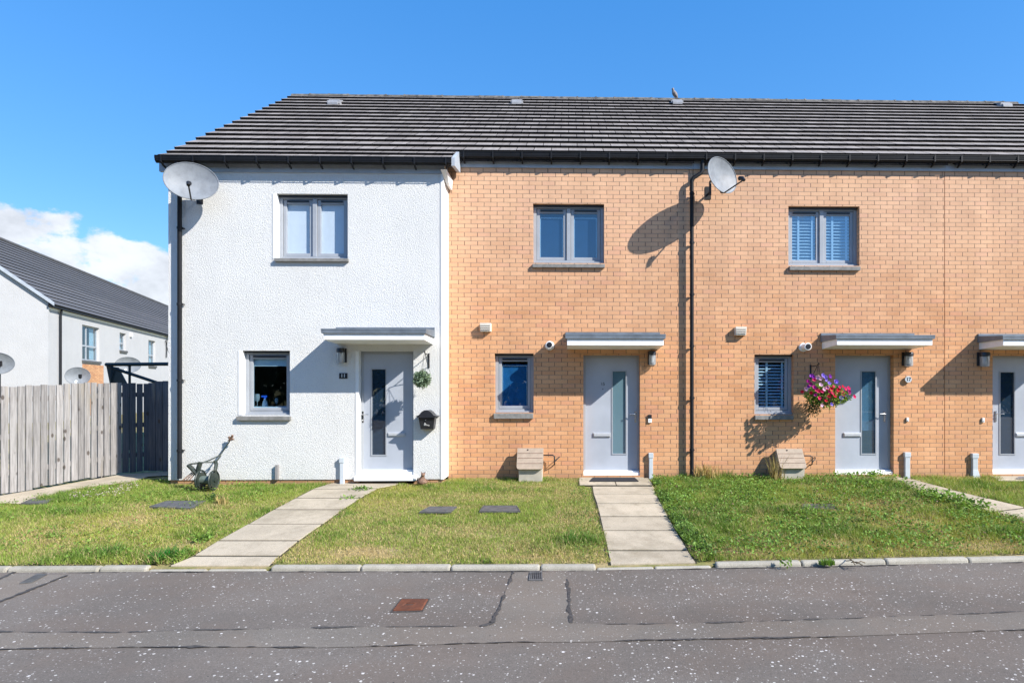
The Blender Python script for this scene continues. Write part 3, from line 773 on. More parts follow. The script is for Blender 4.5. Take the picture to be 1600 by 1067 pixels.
# ------------------------------------------------------------------ WHITE HOUSE
YW = -.40; ZB = .0
wx0, wx1 = X(263, YW), X(692, YW)+.0
EAVE_W = EY-2*GY*.70
hw = empty('terraced_house', (wx0, YW, 0), 'white roughcast end terrace house with grey door and tiled gable roof', 'house', 'terraced houses in the row')
holes = []
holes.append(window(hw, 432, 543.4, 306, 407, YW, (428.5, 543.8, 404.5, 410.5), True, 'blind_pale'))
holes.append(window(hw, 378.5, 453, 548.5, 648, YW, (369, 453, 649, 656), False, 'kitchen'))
holes.append(door(hw, 560.5, 646, 549, 741, YW, False, 'doorglass', (581, 603), (577, 710), (606, 633, 675, 681), 567))
ztop_w = Z(272, YW)
b = MB()
bx0, bx1 = wx0, wx1
b.cur = 0
wall_holes(b, wx0, wx1, .055, ztop_w+.25, YW, .3, holes)
b.face([(wx0, YW, .055), (wx0, YW, ztop_w+.25), (wx0, 8.2, ztop_w+.25), (wx0, 8.2, .055)])
b.face([(wx1, YW, .055), (wx1, 0.2, .055), (wx1, 0.2, ztop_w+.25), (wx1, YW, ztop_w+.25)])
b.face([(wx0, 8.2, .055), (wx0, 8.2, ztop_w+.25), (wx1, 8.2, ztop_w+.25), (wx1, 8.2, .055)])
gzt = lambda y: EZ+(y-EY)*MS-.14
b.face([(wx0, YW+.3, ztop_w+.25), (wx0, 8.2, ztop_w+.25), (wx0, RY, RZ-.14)][::-1])
b.face([(wx1, .3, .0), (wx1, 8.2, .0), (wx1, 8.2, ztop_w+.25), (wx1, RY, RZ-.14), (wx1, .3, ztop_w+.25)])
b.face([(wx0, YW+.3, 2.62), (wx1, YW+.3, 2.62), (wx1, 8.2, 2.62), (wx0, 8.2, 2.62)])
b.face([(wx0, YW+.3, 5.2), (wx1, YW+.3, 5.2), (wx1, 8.2, 5.2), (wx0, 8.2, 5.2)])
b.build('wall', M['render'], hw)
# smooth margins round the openings and the right-hand corner
MB().box(wx1-.035, wx1+.012, YW-.010, .0, .05, ztop_w).build('smooth_margin', M['smooth_white'], hw)
for q in (holes[0], holes[1]):
    MB().box(q[0]-.06, q[0]+.003, YW-.008, YW+.09, q[2]-.0, q[3]).build('smooth_margin', M['smooth_white'], hw)
q = holes[2]; MB().box(q[0]-.05, q[0]+.003, YW-.008, YW+.1, .06, q[3]).build('smooth_margin', M['smooth_white'], hw)
b = MB(); wall_holes(b, wx0+.02, wx1-.02, -.25, .075, YW+.018, .25, [(q[0], q[1], -.02, .075)])
b.build('plinth', M['brick'], hw)
# fascia and eaves
zg = EZ+(EAVE_W-EY)*MS
b = MB(); b.box(X(250, YW), wx1+.03, YW-.022, YW+.03, ztop_w-.02, zg-.02); b.build('fascia', M['fascia'], hw)
xl_e = X(248, EAVE_W); xr_w = X(706, EAVE_W)
d = ray(458, 154); t = (RY-CAM.y)/d.y; xl_r = (CAM+d*t).x
xj = X(706, 0)
rw = roof(hw, xl_e, xj, NC+2, xl_ridge=xl_e*.5+xl_r*.5 if abs(xl_e-xl_r) > .6 else xl_r, xr_cut=xr_w)
gutter(hw, xl_e-.03, xr_w-.01, EAVE_W-.055, zg+.015, True, True, .51, .1)
b = MB()          # grey eaves end box at the step
b.hexa([(xr_w-.004, EAVE_W-.02, zg-.10), (xr_w+.05, EAVE_W-.02, zg-.10), (xr_w+.05, EY+.1, zg-.03), (xr_w-.004, EY+.1, zg-.03)],
       [(xr_w-.004, EAVE_W-.02, zg+.03), (xr_w+.05, EAVE_W-.02, zg+.03), (xr_w+.05, EY+.1, EZ+.08), (xr_w-.004, EY+.1, EZ+.08)])
b.build('eaves_end', M['fascia'], hw)
b = MB(); xc_ = wx1+.06      # white corbel under the end box
b.hexa([(xc_-.02, YW+.12, 5.0), (xc_+.02, YW+.12, 5.0), (xc_+.02, -.02, 5.0), (xc_-.02, -.02, 5.0)],
       [(xc_-.07, YW-.14, 5.17), (xc_+.03, YW-.14, 5.17), (xc_+.03, -.02, 5.17), (xc_-.07, -.02, 5.17)])
b.build('corbel', M['white'], hw)
canopy(hw, 505.5, 663.5, 513.5, 521.5, 531.5, YW)
xp = X(280.7, YW-.075)
downpipe(hw, [(xp, YW-.15, zg-.08), (xp, YW-.15, zg-.2), (xp, YW-.075, zg-.36), (xp, YW-.075, .09)], [.55, 1.7, 2.95, 4.2])
b = roof_vent(524, 164); b.build('roof_vent', M['ventgrey'], rw)
b = roof_vent(808, 163)

# ------------------------------------------------------------------ BRICK HOUSES
xA, xB, xC, xD = X(700.5, 0), X(1083, 0), X(1476, 0), X(1476, 0)+4.4
zfas0, zfas1 = Z(263.5), EZ-.015
def brick_house(x0, x1, label, spec):
    h = empty('terraced_house', (x0, 0, 0), label, 'house', 'terraced houses in the row')
    hs = []
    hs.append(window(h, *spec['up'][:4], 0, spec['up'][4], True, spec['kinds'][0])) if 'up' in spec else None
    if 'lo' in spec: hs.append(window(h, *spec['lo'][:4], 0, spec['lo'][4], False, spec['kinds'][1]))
    dd = spec['door']; hs.append(door(h, dd[0], dd[1], 554.5, 743, 0, True, dd[2], dd[3], dd[4], dd[5], dd[6], spec.get('num')))
    b = MB(); g0 = .006
    x0g, x1g = x0+(g0 if x0 > xA else 0), x1-g0
    wall_holes(b, x0g, x1g, -.25, zfas0+.12, 0, .3, hs)
    for xx in (x0g, x1g):
        b.face([(xx, .0, -.25), (xx, 8.2, -.25), (xx, 8.2, zfas0+.12), (xx, RY, RZ-.14), (xx, .0, zfas0+.12)])
    b.face([(x0g, 8.2, -.25), (x0g, 8.2, zfas0), (x1g, 8.2, zfas0), (x1g, 8.2, -.25)])
    for zz in (2.62, 5.3): b.face([(x0g, .3, zz), (x1g, .3, zz), (x1g, 8.2, zz), (x0g, 8.2, zz)])
    b.build('wall', M['brick'], h)
    b = MB(); b.box(x0+.002, x1-.002, -.03, .02, zfas0, zfas1-.02); b.build('fascia', M['fascia'], h)
    xs0 = xj if x0 == xA else x0
    r = roof(h, xs0, x1, NC)
    gutter(h, xs0+.03 if x0 == xA else x0, x1-.002, EY-.01, EZ+.012, x0 == xA, False, .5, spec.get('ph', .2))
    canopy(h, *spec['can'], 0)
    for v in spec.get('vents', []): roof_vent(*v).build('roof_vent', M['ventgrey'], r)
    return h, hs
hA, holesA = brick_house(xA, xB, 'buff brick terrace house with a black doormat at its door, joined to the white house', dict(
    up=(832.8, 944, 318.5, 411, (832, 945, 411.5, 418)), lo=(772.8, 833.8, 552.5, 645, (771.5, 833, 645, 654)), kinds=('blind_blue', 'blind_blue'),
    door=(911.5, 1000, 'frost', (957, 978), (580, 709), (927, 954, 676, 682.5), 993), can=(886, 1037, 521, 529, 539.5), num='15', vents=[(808, 163.5), (1057, 163.5)]))
hB, holesB = brick_house(xB, xC, 'buff brick terrace house with petunias hanging by its door and louvred shutters', dict(
    up=(1231.8, 1343, 319.5, 413.5, (1234, 1344.5, 413.5, 420.5)), lo=(1178.8, 1240, 553.5, 648, (1180, 1240, 648.5, 656)), kinds=('louvre', 'louvre'),
    door=(1305, 1396.5, 'halfblind', (1346, 1368), (580, 710), (1318, 1345, 676.5, 683), 1382), can=(1307.8, 1457, 521.5, 528.5, 538.5)))
hC, holesC = brick_house(xC, xD, 'buff brick terrace house at the right edge with its door cut by the frame', dict(
    kinds=(), door=(1551, 1640, 'doorglass', (1562.5, 1585), (581, 711), (1587, 1615, 677, 683.5), 1556), can=(1567.5, 1716, 522, 529, 539), vents=[(1567, 168)]))
# swan-neck downpipe shared by the brick houses
xp = X(1081, -.09); xq = X(1097.5, -.1)
downpipe(hB, [(xq, -.10, EZ-.06), (xq, -.10, EZ-.25), (X(1095.5, -.1), -.10, EZ-.30), (X(1083, -.09), -.09, EZ-.385), (xp, -.09, EZ-.44), (xp, -.09, EZ-.6), (xp, -.09, .03)], [.5, 1.4, 2.3, 3.2, 4.1, 4.95])

# ------------------------------------------------------------------ wall-mounted things
def wall_lamp(px0, px1, py0, py1, Yw, label):
    x0, x1, z1, z0 = X(px0, Yw-.06), X(px1, Yw-.06), Z(py0, Yw-.06), Z(py1, Yw-.06); xm = (x0+x1)/2; hw_ = (x1-x0)/2
    o = empty('wall_lamp', (xm, Yw, z0), label, 'wall lamp', 'bulkhead lamps beside the front doors')
    h = z1-z0
    b = MB(); b.box(x0-.004, x1+.004, Yw-.025, Yw, z0+h*.08, z1); b.build('back_plate', M['black'], o, bevel=.004)
    b = MB(); b.lathe((xm, Yw-.075, z1-h*.27), [(hw_*1.0, 0), (hw_*1.02, h*.18), (hw_*.85, h*.27)], 18); b.box(xm-.02, xm+.02, Yw-.075, Yw-.02, z1-h*.24, z1-h*.02)
    b.build('lamp_cap', M['black'], o, smooth=True)
    b = MB(); b.lathe((xm, Yw-.075, z0), [(hw_*.55, 0), (hw_*.85, h*.05), (hw_*.9, h*.15), (hw_*.9, h*.72)], 18); b.build('lamp_glass', M['lampglass'], o, smooth=True)
    b = MB(); b.lathe((xm, Yw-.075, z0+h*.2), [(hw_*.3, 0), (hw_*.42, h*.18), (hw_*.3, h*.48)], 12); b.build('bulb', M['white'], o, smooth=True)
wall_lamp(526.5, 539.5, 544.5, 568.5, YW, 'black capped glass lamp on the white wall above the number 11 plate')
wall_lamp(1013, 1025, 548.5, 571, 0, 'black capped glass lamp right of the door with the black doormat')
wall_lamp(1412, 1426, 549.5, 572.5, 0, 'black capped glass lamp above the round 17 plaque')
wall_lamp(1530, 1545, 549.5, 573, 0, 'shaded black capped glass lamp left of the last door on the right')

def box_thing(name, label, cat, px0, px1, py0, py1, Yw, d, mat, group=None, bevel=.004):
    x0, x1, z1, z0 = X(px0, Yw-d), X(px1, Yw-d), Z(py0, Yw-d), Z(py1, Yw-d)
    o = MB().box(x0, x1, Yw-d, Yw, z0, z1).build(name, M[mat], None, bevel=bevel); return tag(o, label, cat, group)
# number plates
o = empty('number_plate', (X(536.3, YW), YW, Z(587, YW)), 'small black plate with white number 11 under the lamp', 'number plate')
x0, x1, z1, z0 = X(530, YW-.01), X(542.7, YW-.01), Z(583, YW-.01), Z(591.5, YW-.01)
MB().box(x0, x1, YW-.014, YW, z0, z1).build('plate', M['black'], o, bevel=.002)
text_mesh('11', .085, 'numerals', M['white'], ((x0+x1)/2, YW-.016, (z0+z1)/2), o, 0)
o = empty('number_plaque', (X(1417, 0), 0, Z(593)), 'round grey plaque reading 17 beside the door with the petunias', 'number plaque')
b = MB(); b.lathe((X(1417.3), -.045, Z(592.5)), [(.058, 0), (.06, .02), (.045, .045)], 20, 'y'); b.build('plaque', M['conduit'], o, smooth=True)
text_mesh('17', .085, 'numerals', M['black'], (X(1417.5), -.048, Z(592.5)), o, .0005)
# doorbells
def bell(px, py, w_, h_, label, two=False):
    x, z = X(px), Z(py); o = empty('doorbell', (x, 0, z), label, 'doorbell')
    b = MB(); b.box(x-w_/2, x+w_/2, -.028, 0, z-h_/2, z+(.0 if two else h_/2)); b.build('bell_body', M['white'], o, bevel=.003)
    if two: MB().box(x-w_/2, x+w_/2, -.030, 0, z+.0, z+h_/2).build('camera_panel', M['black'], o, bevel=.003)
    MB().lathe((x, -.034 if not two else -.032, z-h_*.22), [(.009, 0), (.009, .008)], 12, 'y').build('button', M['steel'], o)
bell(1015.3, 654, .062, .14, 'black and white video doorbell right of the door with the black doormat', True)
bell(1417.2, 656, .04, .07, 'small white doorbell below the round 17 plaque')
bell(1535.3, 657, .04, .08, 'small white doorbell left of the last door on the right')
# extract vents
def vent_box(px0, px1, py0, py1, label):
    x0, x1, z1, z0 = X(px0, -.1), X(px1, -.1), Z(py0, -.1), Z(py1, -.1)
    o = empty('wall_vent', ((x0+x1)/2, 0, z0), label, 'wall vent', 'cream box vents on the brick walls')
    b = MB(); b.hexa([(x0+.01, -.09, z0), (x1-.01, -.09, z0), (x1, 0, z0), (x0, 0, z0)], [(x0, -.10, z1), (x1, -.10, z1), (x1, 0, z1), (x0, 0, z1)])
    b.build('vent_cowl', M['cream'], o, bevel=.006)
    b = MB()
    for k in range(3): b.box(x0+.012, x1-.012, -.105, -.095, z0+.03+k*.035, z0+.034+k*.035)
    b.build('vent_rib', M['beige'], o)
vent_box(749.5, 767, 505, 518, 'cream box vent above the window left of the doormat door')
vent_box(1149.5, 1167, 510, 523, 'cream box vent above the shuttered window by the petunias')
# boiler flues
def flue(px, py, label):
    x, z = X(px, -.2), Z(py, -.2); o = empty('boiler_flue', (x, 0, z), label, 'boiler flue', 'round boiler flues on the brick walls')
    b = MB(); b.lathe((x, -.22, z), [(.052, 0), (.058, .0), (.058, .20)], 22, 'y'); b.lathe((x, -.03, z), [(.075, 0), (.08, .03)], 22, 'y')
    b.lathe((x, -.225, z), [(.036, .0), (.060, .0), (.066, .012), (.066, .05), (.058, .06)], 22, 'y'); b.build('flue_pipe', M['white'], o, smooth=True)
    b = MB(); b.lathe((x, -.232, z), [(.030, 0), (.047, .002), (.047, .01)], 20, 'y'); b.build('flue_outlet', M['black'], o)
flue(858.5, 539, 'white ringed black boiler flue left of the doormat door canopy')
flue(1262, 541, 'white ringed black boiler flue left of the canopy over the petunias')

# gas meter boxes
def meter(px0, px1, py0, py1, label, pipe=True):
    Yf = -.34; x0, x1, z1 = X(px0, Yf+.05), X(px1, Yf+.05), Z(py0, -.12); zb = -.04
    o = empty('meter_box', ((x0+x1)/2, 0, 0), label, 'meter box', 'half-buried gas meter boxes')
    zs = Z(py1-14, Yf)
    b = MB(); b.prismx([(-.001, zb), (-.001, z1-.01), (-.10, z1-.02), (Yf+.05, zs+.03), (Yf+.08, zb)], x0+.02, x1-.005); b.build('box_body', M['greybox'], o, bevel=.006)
    b = MB(); n = 8; xs_ = [x0]+[x0+.03*(1-math.cos(math.pi/2*k/4)) for k in range(1, 5)]
    # lid: sloping board with rounded lower corners and moulded ribs
    def L(u, v, h=0):    # u 0..1 across, v 0..1 down
        y = -.10+(Yf+.02+.10)*v-h*.9; z = z1+.015+(zs-z1-.01)*v+h*.35; return (x0-.012+(x1-x0+.024)*u, y, z)
    us = [0, .0, .035, .10, .90, .965, 1, 1]; 
    outline = [(0, 0), (1, 0), (1, .86), (.985, .94), (.95, .985), (.88, 1), (.12, 1), (.05, .985), (.015, .94), (0, .86)]
    top = [L(u, v, .03) for u, v in outline]; bot = [L(u, v, .0) for u, v in outline]; m = len(outline)
    b.add(top+bot, [tuple(reversed(range(m))), tuple(range(m, 2*m))]+[(k, (k+1) % m, m+(k+1) % m, m+k) for k in range(m)])
    lid = b.build('lid', M['beige'], o)
    b = MB()
    for v in (.24, .47, .72): b.add([L(.03, v, .031), L(.97, v, .031), L(.97, v+.018, .031), L(.03, v+.018, .031), L(.03, v, .034), L(.97, v, .034), L(.97, v+.018, .034), L(.03, v+.018, .034)], [(4, 5, 6, 7), (0, 1, 5, 4), (2, 3, 7, 6)])
    b.build('lid_groove', M['pillar'], lid)
    b = MB(); q = L(.4, .08, .032); b.lathe((q[0], q[1]-.01, q[2]), [(.012, 0), (.012, .012)], 10, 'y'); b.build('lock', M['black'], lid)
    if pipe:
        zz = z1-.10; b = MB(); b.tube([(x1-.02, -.10, zz), (x1+.17, -.10, zz), (x1+.2, -.10, zz-.02), (x1+.2, -.10, zz-.14), (x1+.2, -.04, zz-.17), (x1+.2, 0, zz-.17)], .012, 8)
        b.tube([(x1+.2, -.10, zz-.12), (x1+.26, -.08, zz-.06), (x1+.285, -.03, zz-.04), (x1+.285, .0, zz-.04)], .008, 8)
        b.build('gas_pipe', M['iron'], o, smooth=True)
meter(808.5, 847.5, 702, 748, 'beige ribbed meter box left of the doormat door')
meter(1219, 1258, 704, 748, 'beige ribbed meter box with dry weeds left of the petunia door')

# white/grey conduits at the wall foot
def conduit(px0, px1, py0, Yw, label, flare=False):
    x0, x1, z1 = X(px0, Yw-.05), X(px1, Yw-.05), Z(py0, Yw-.05); xm = (x0+x1)/2; hw_ = (x1-x0)/2
    o = empty('cable_conduit', (xm, Yw, 0), label, 'cable conduit', 'pale cable conduits at the wall foot')
    b = MB(); b.box(xm-hw_*.8, xm+hw_*.8, Yw-.055, Yw, .0 if flare else -.05, z1-.07); 
    if flare: b.hexa([(xm-hw_*1.2, Yw-.09, -.06), (xm+hw_*1.5, Yw-.09, -.06), (xm+hw_*1.5, Yw, -.06), (xm-hw_*1.2, Yw, -.06)], [(xm-hw_*.8, Yw-.055, .14), (xm+hw_*.8, Yw-.055, .14), (xm+hw_*.8, Yw, .14), (xm-hw_*.8, Yw, .14)])
    b.build('conduit_cover', M['conduit'], o, bevel=.006)
    MB().box(xm-hw_, xm+hw_, Yw-.062, Yw, z1-.085, z1).build('conduit_cap', M['conduit'], o, bevel=.005)
conduit(530, 538, 714, YW, 'blue grey cable conduit on the white wall left of the door')
conduit(1013.5, 1021, 708, 0, 'white cable conduit between the doormat door and the downpipe')
conduit(1413.5, 1423, 708, 0, 'pale cable conduit right of the petunia door')
conduit(1519, 1529, 710, 0, 'pale cable conduit with flared foot left of the last door', True)
o = box_thing('marker_post', 'short grey wooden marker post against the white wall', 'post', 429.5, 434, 725, 748, YW, .05, 'timber')

# post box beside the white house door
xm = X(667.5, YW-.12); zt = Z(640, YW-.12); zb_ = Z(670, YW-.12)
pb = empty('post_box', (xm, YW, zb_), 'black arched-roof metal letterbox with a small white emblem on the white wall', 'letterbox')
b = MB(); D = .17
b.hexa([(xm-.105, YW-D+.03, zb_), (xm+.105, YW-D+.03, zb_), (xm+.105, YW, zb_), (xm-.105, YW, zb_)], [(xm-.135, YW-D, zt-.11), (xm+.135, YW-D, zt-.11), (xm+.135, YW, zt-.11), (xm-.135, YW, zt-.11)])
b.build('box_body', M['black'], pb, bevel=.006)
b = MB(); pr = [(-.18, -.105), (-.12, -.085), (-.08, -.035), (-.03, -.005), (.03, -.005), (.08, -.035), (.12, -.085), (.18, -.105), (.12, -.125), (-.12, -.125)]
vs = [(xm+a, YW-D-.03, zt+c) for a, c in pr]+[(xm+a, YW, zt+c+.0) for a, c in pr]; m = len(pr)
b.add(vs, [tuple(reversed(range(m))), tuple(range(m, 2*m))]+[(k, (k+1) % m, m+(k+1) % m, m+k) for k in range(m)])
b.build('lid', M['black'], pb)
b = MB(); b.box(xm-.125, xm+.125, YW-D-.014, YW-D, zt-.145, zt-.128); b.build('slot_flap', M['iron'], pb)
b = MB(); b.lathe((xm-.01, YW-D-.012, zt-.165), [(.009, 0), (.009, .012)], 12, 'y'); b.build('lock', M['steel'], pb)
b = MB(); ze = zt-.245; ye = YW-D+.012
b.tube([(xm-.04, ye-.005, ze-.012), (xm-.03, ye-.009, ze+.03), (xm-.018, ye-.009, ze+.025), (xm-.016, ye-.005, ze-.012), (xm-.004, ye-.006, ze+.012), (xm+.006, ye-.004, ze-.012), (xm+.02, ye-.006, ze+.006), (xm+.024, ye-.004, ze-.014), (xm+.05, ye-.004, ze-.01)], .0035, 5)
b.build('emblem', M['white'], pb)

# ------------------------------------------------------------------ satellite dishes
def dish(px, py, Y, w_, h_, al, el, label, wall=None, pole=None, group=None, roll=0, name='satellite_dish'):
    c = P(px, py, Y); n = Vector((math.sin(al)*math.cos(el), -math.cos(al)*math.cos(el), math.sin(el)))
    right = Vector((0, 0, 1)).cross(n).normalized(); up = n.cross(right).normalized()
    base = Vector((c.x, wall, c.z)) if wall is not None else Vector((c.x, c.y, pole))
    o = empty(name, base, label, 'satellite dish', group)
    b = MB(); nr, na = 7, 36; dep = .075*w_/.7; fr = []
    def pt(r, a, off=0): return c+right*(w_/2*r*math.cos(a))+up*(h_/2*r*math.sin(a))+n*(dep*(r*r-1)+off)
    vs = [pt(0, 0)]
    for i in range(1, nr+1):
        for k in range(na): vs.append(pt(i/nr, 2*math.pi*k/na))
    fs = [(0, 1+k, 1+(k+1) % na) for k in range(na)]
    for i in range(nr-1):
        for k in range(na): fs.append((1+i*na+k, 1+(i+1)*na+k, 1+(i+1)*na+(k+1) % na, 1+i*na+(k+1) % na))
    b.add(vs, fs); b.build('reflector', M['dish'], o, smooth=True)
    b = MB(); ring = [pt(1, 2*math.pi*k/na) for k in range(na+1)]; b.loft(ring, .007, 6, cap=False); b.build('rim', M['dish'], o, smooth=True)
    b = MB(); foot = c-up*h_*.47+n*.0; tip = c-up*h_*.30+n*(.36*w_/.7)
    b.tube([c-n*(dep+.04)-up*.05, foot-n*.06, foot-up*.02, foot-up*.02+n*.02, tip-up*.06], .012, 8); arm = b.build('arm', M['iron'], o, smooth=True)
    b = MB(); b.loft([tip-up*.07+n*.03, tip-up*.02, tip-n*.06+up*.0], [.025, .032, .036], 12); b.tube([tip-up*.06, tip-up*.02], .02, 8); b.build('receiver', M['white' if wall is None else 'iron'], arm, smooth=True)
    b = MB()
    if wall is not None:
        q = Vector((c.x+ (-.12), wall, c.z-.10)); bk = c-n*(dep+.035)
        b.tube([bk-n*.02, bk-n*.08, Vector((q.x, wall-.16, q.z+.12)), Vector((q.x, wall-.16, q.z-.12))], .02, 8)
        b.tube([Vector((q.x, wall-.16, q.z-.05)), Vector((q.x, wall, q.z-.05))], .018, 8); b.box(q.x-.05, q.x+.05, wall-.012, wall, q.z-.14, q.z+.08)
        b.loft([c-n*(dep+.012), bk-n*.05], .05, 12)
    else:
        b.box(c.x-.05, c.x+.05, c.y+.06, c.y+.12, c.z-.06, c.z+.06); b.tube([Vector((c.x, c.y+.09, pole)), Vector((c.x, c.y+.09, c.z))], .02, 8)
    b.build('mount', M['iron'], o)
    return o
AL, EL = R(32), R(4)
dish(299, 283, YW-.42, .74, .60, R(27), R(7), 'grey mesh satellite dish on the left corner of the white house', wall=YW, group='satellite dishes on the terrace front')
dish(1129, 274, -.52, .74, .60, R(37), R(6), 'grey satellite dish with black arm beside the brick wall downpipe', wall=0, group='satellite dishes on the terrace front')

# ------------------------------------------------------------------ fence
A0, A1, A2 = Pg(-420, 880), Pg(188, 741.5), Pg(262, 736)
A0 = A1+(Pg(0, 775)-A1).normalized()*7.5
FH = 1.66
def fence(p0, p1, mat, label, bw=.092, gap=.016, h=FH, step=0.0, posts=True, seed=1, bh=.0):
    rs = random.Random(seed); o = empty('timber_fence', (p0.x, p0.y, g(p0.y)), label, 'fence')
    d = (p1-p0); d.z = 0; L = d.length; d.normalize(); n = Vector((-d.y, d.x, 0))
    if n.dot(CAM-p0) < 0: n = -n
    b = MB(); s = 0.0
    while s < L-.02:
        w_ = min(bw*rs.uniform(.95, 1.04), L-s); q0 = p0+d*s; q1 = p0+d*(s+w_); zb0 = g(q0.y)+rs.uniform(.015, .04); zt = g(q0.y)+h+rs.uniform(-.012, .012)+step*s/L
        tilt = rs.uniform(-.004, .004); th = .018; e0 = n*(.02+rs.uniform(-.003, .003)); e1 = n*(.02+rs.uniform(-.003, .003))
        bot = [q0+e0+n*th, q1+e1+n*th, q1+e1, q0+e0]; bo = [Vector((v.x, v.y, zb0)) for v in bot]; to = [Vector((v.x+d.x*tilt, v.y+d.y*tilt, zt)) for v in bot]
        b.hexa(bo, to); s += w_+gap*rs.uniform(.6, 1.5)
    b.build('board_panel', M[mat], o)
    b = MB()
    for hz in (.3, .85, h-.25):
        a, c = p0+n*.018, p1+n*.018; a2, c2 = p0-n*.03, p1-n*.03
        b.hexa([(a.x, a.y, g(a.y)+hz), (c.x, c.y, g(c.y)+hz), (c2.x, c2.y, g(c.y)+hz), (a2.x, a2.y, g(a.y)+hz)], [(a.x, a.y, g(a.y)+hz+.08), (c.x, c.y, g(c.y)+hz+.08), (c2.x, c2.y, g(c.y)+hz+.08), (a2.x, a2.y, g(a.y)+hz+.08)])
    b.build('rail', M[mat], o)
    s = 0
    while s < L and posts:
        q = p0+d*min(s, L)-n*.085; MB().box(q.x-.045, q.x+.045, q.y-.045, q.y+.045, g(q.y)-.05, g(q.y)+h-.06).build('post', M[mat], o); s += 1.8
    return o
fence(A0, A1, 'timber', 'sunlit silver grey board fence along the left path', seed=4)
fence(A1+Vector((.02, .01, 0)), Vector((A1.x*.52+A2.x*.48, A1.y*.52+A2.y*.48+.15, 0)), 'timber_shaded', 'short shaded dark board fence between the grey fence and the gate', seed=6, posts=False)
gm = Vector((A1.x*.50+A2.x*.50, A1.y*.5+A2.y*.5+.14, 0)); ge = P(262.5, 700, A2.y); ge = Vector((ge.x+.35, A2.y-.15, 0))
# gate beyond, slightly taller boards
go = fence(gm, ge, 'timber_shaded', 'shaded board gate against the white house corner', bw=.14, gap=.008, h=FH+.02, step=.07, posts=False, seed=9)
go.name = 'side_gate'; go['category'] = 'gate'

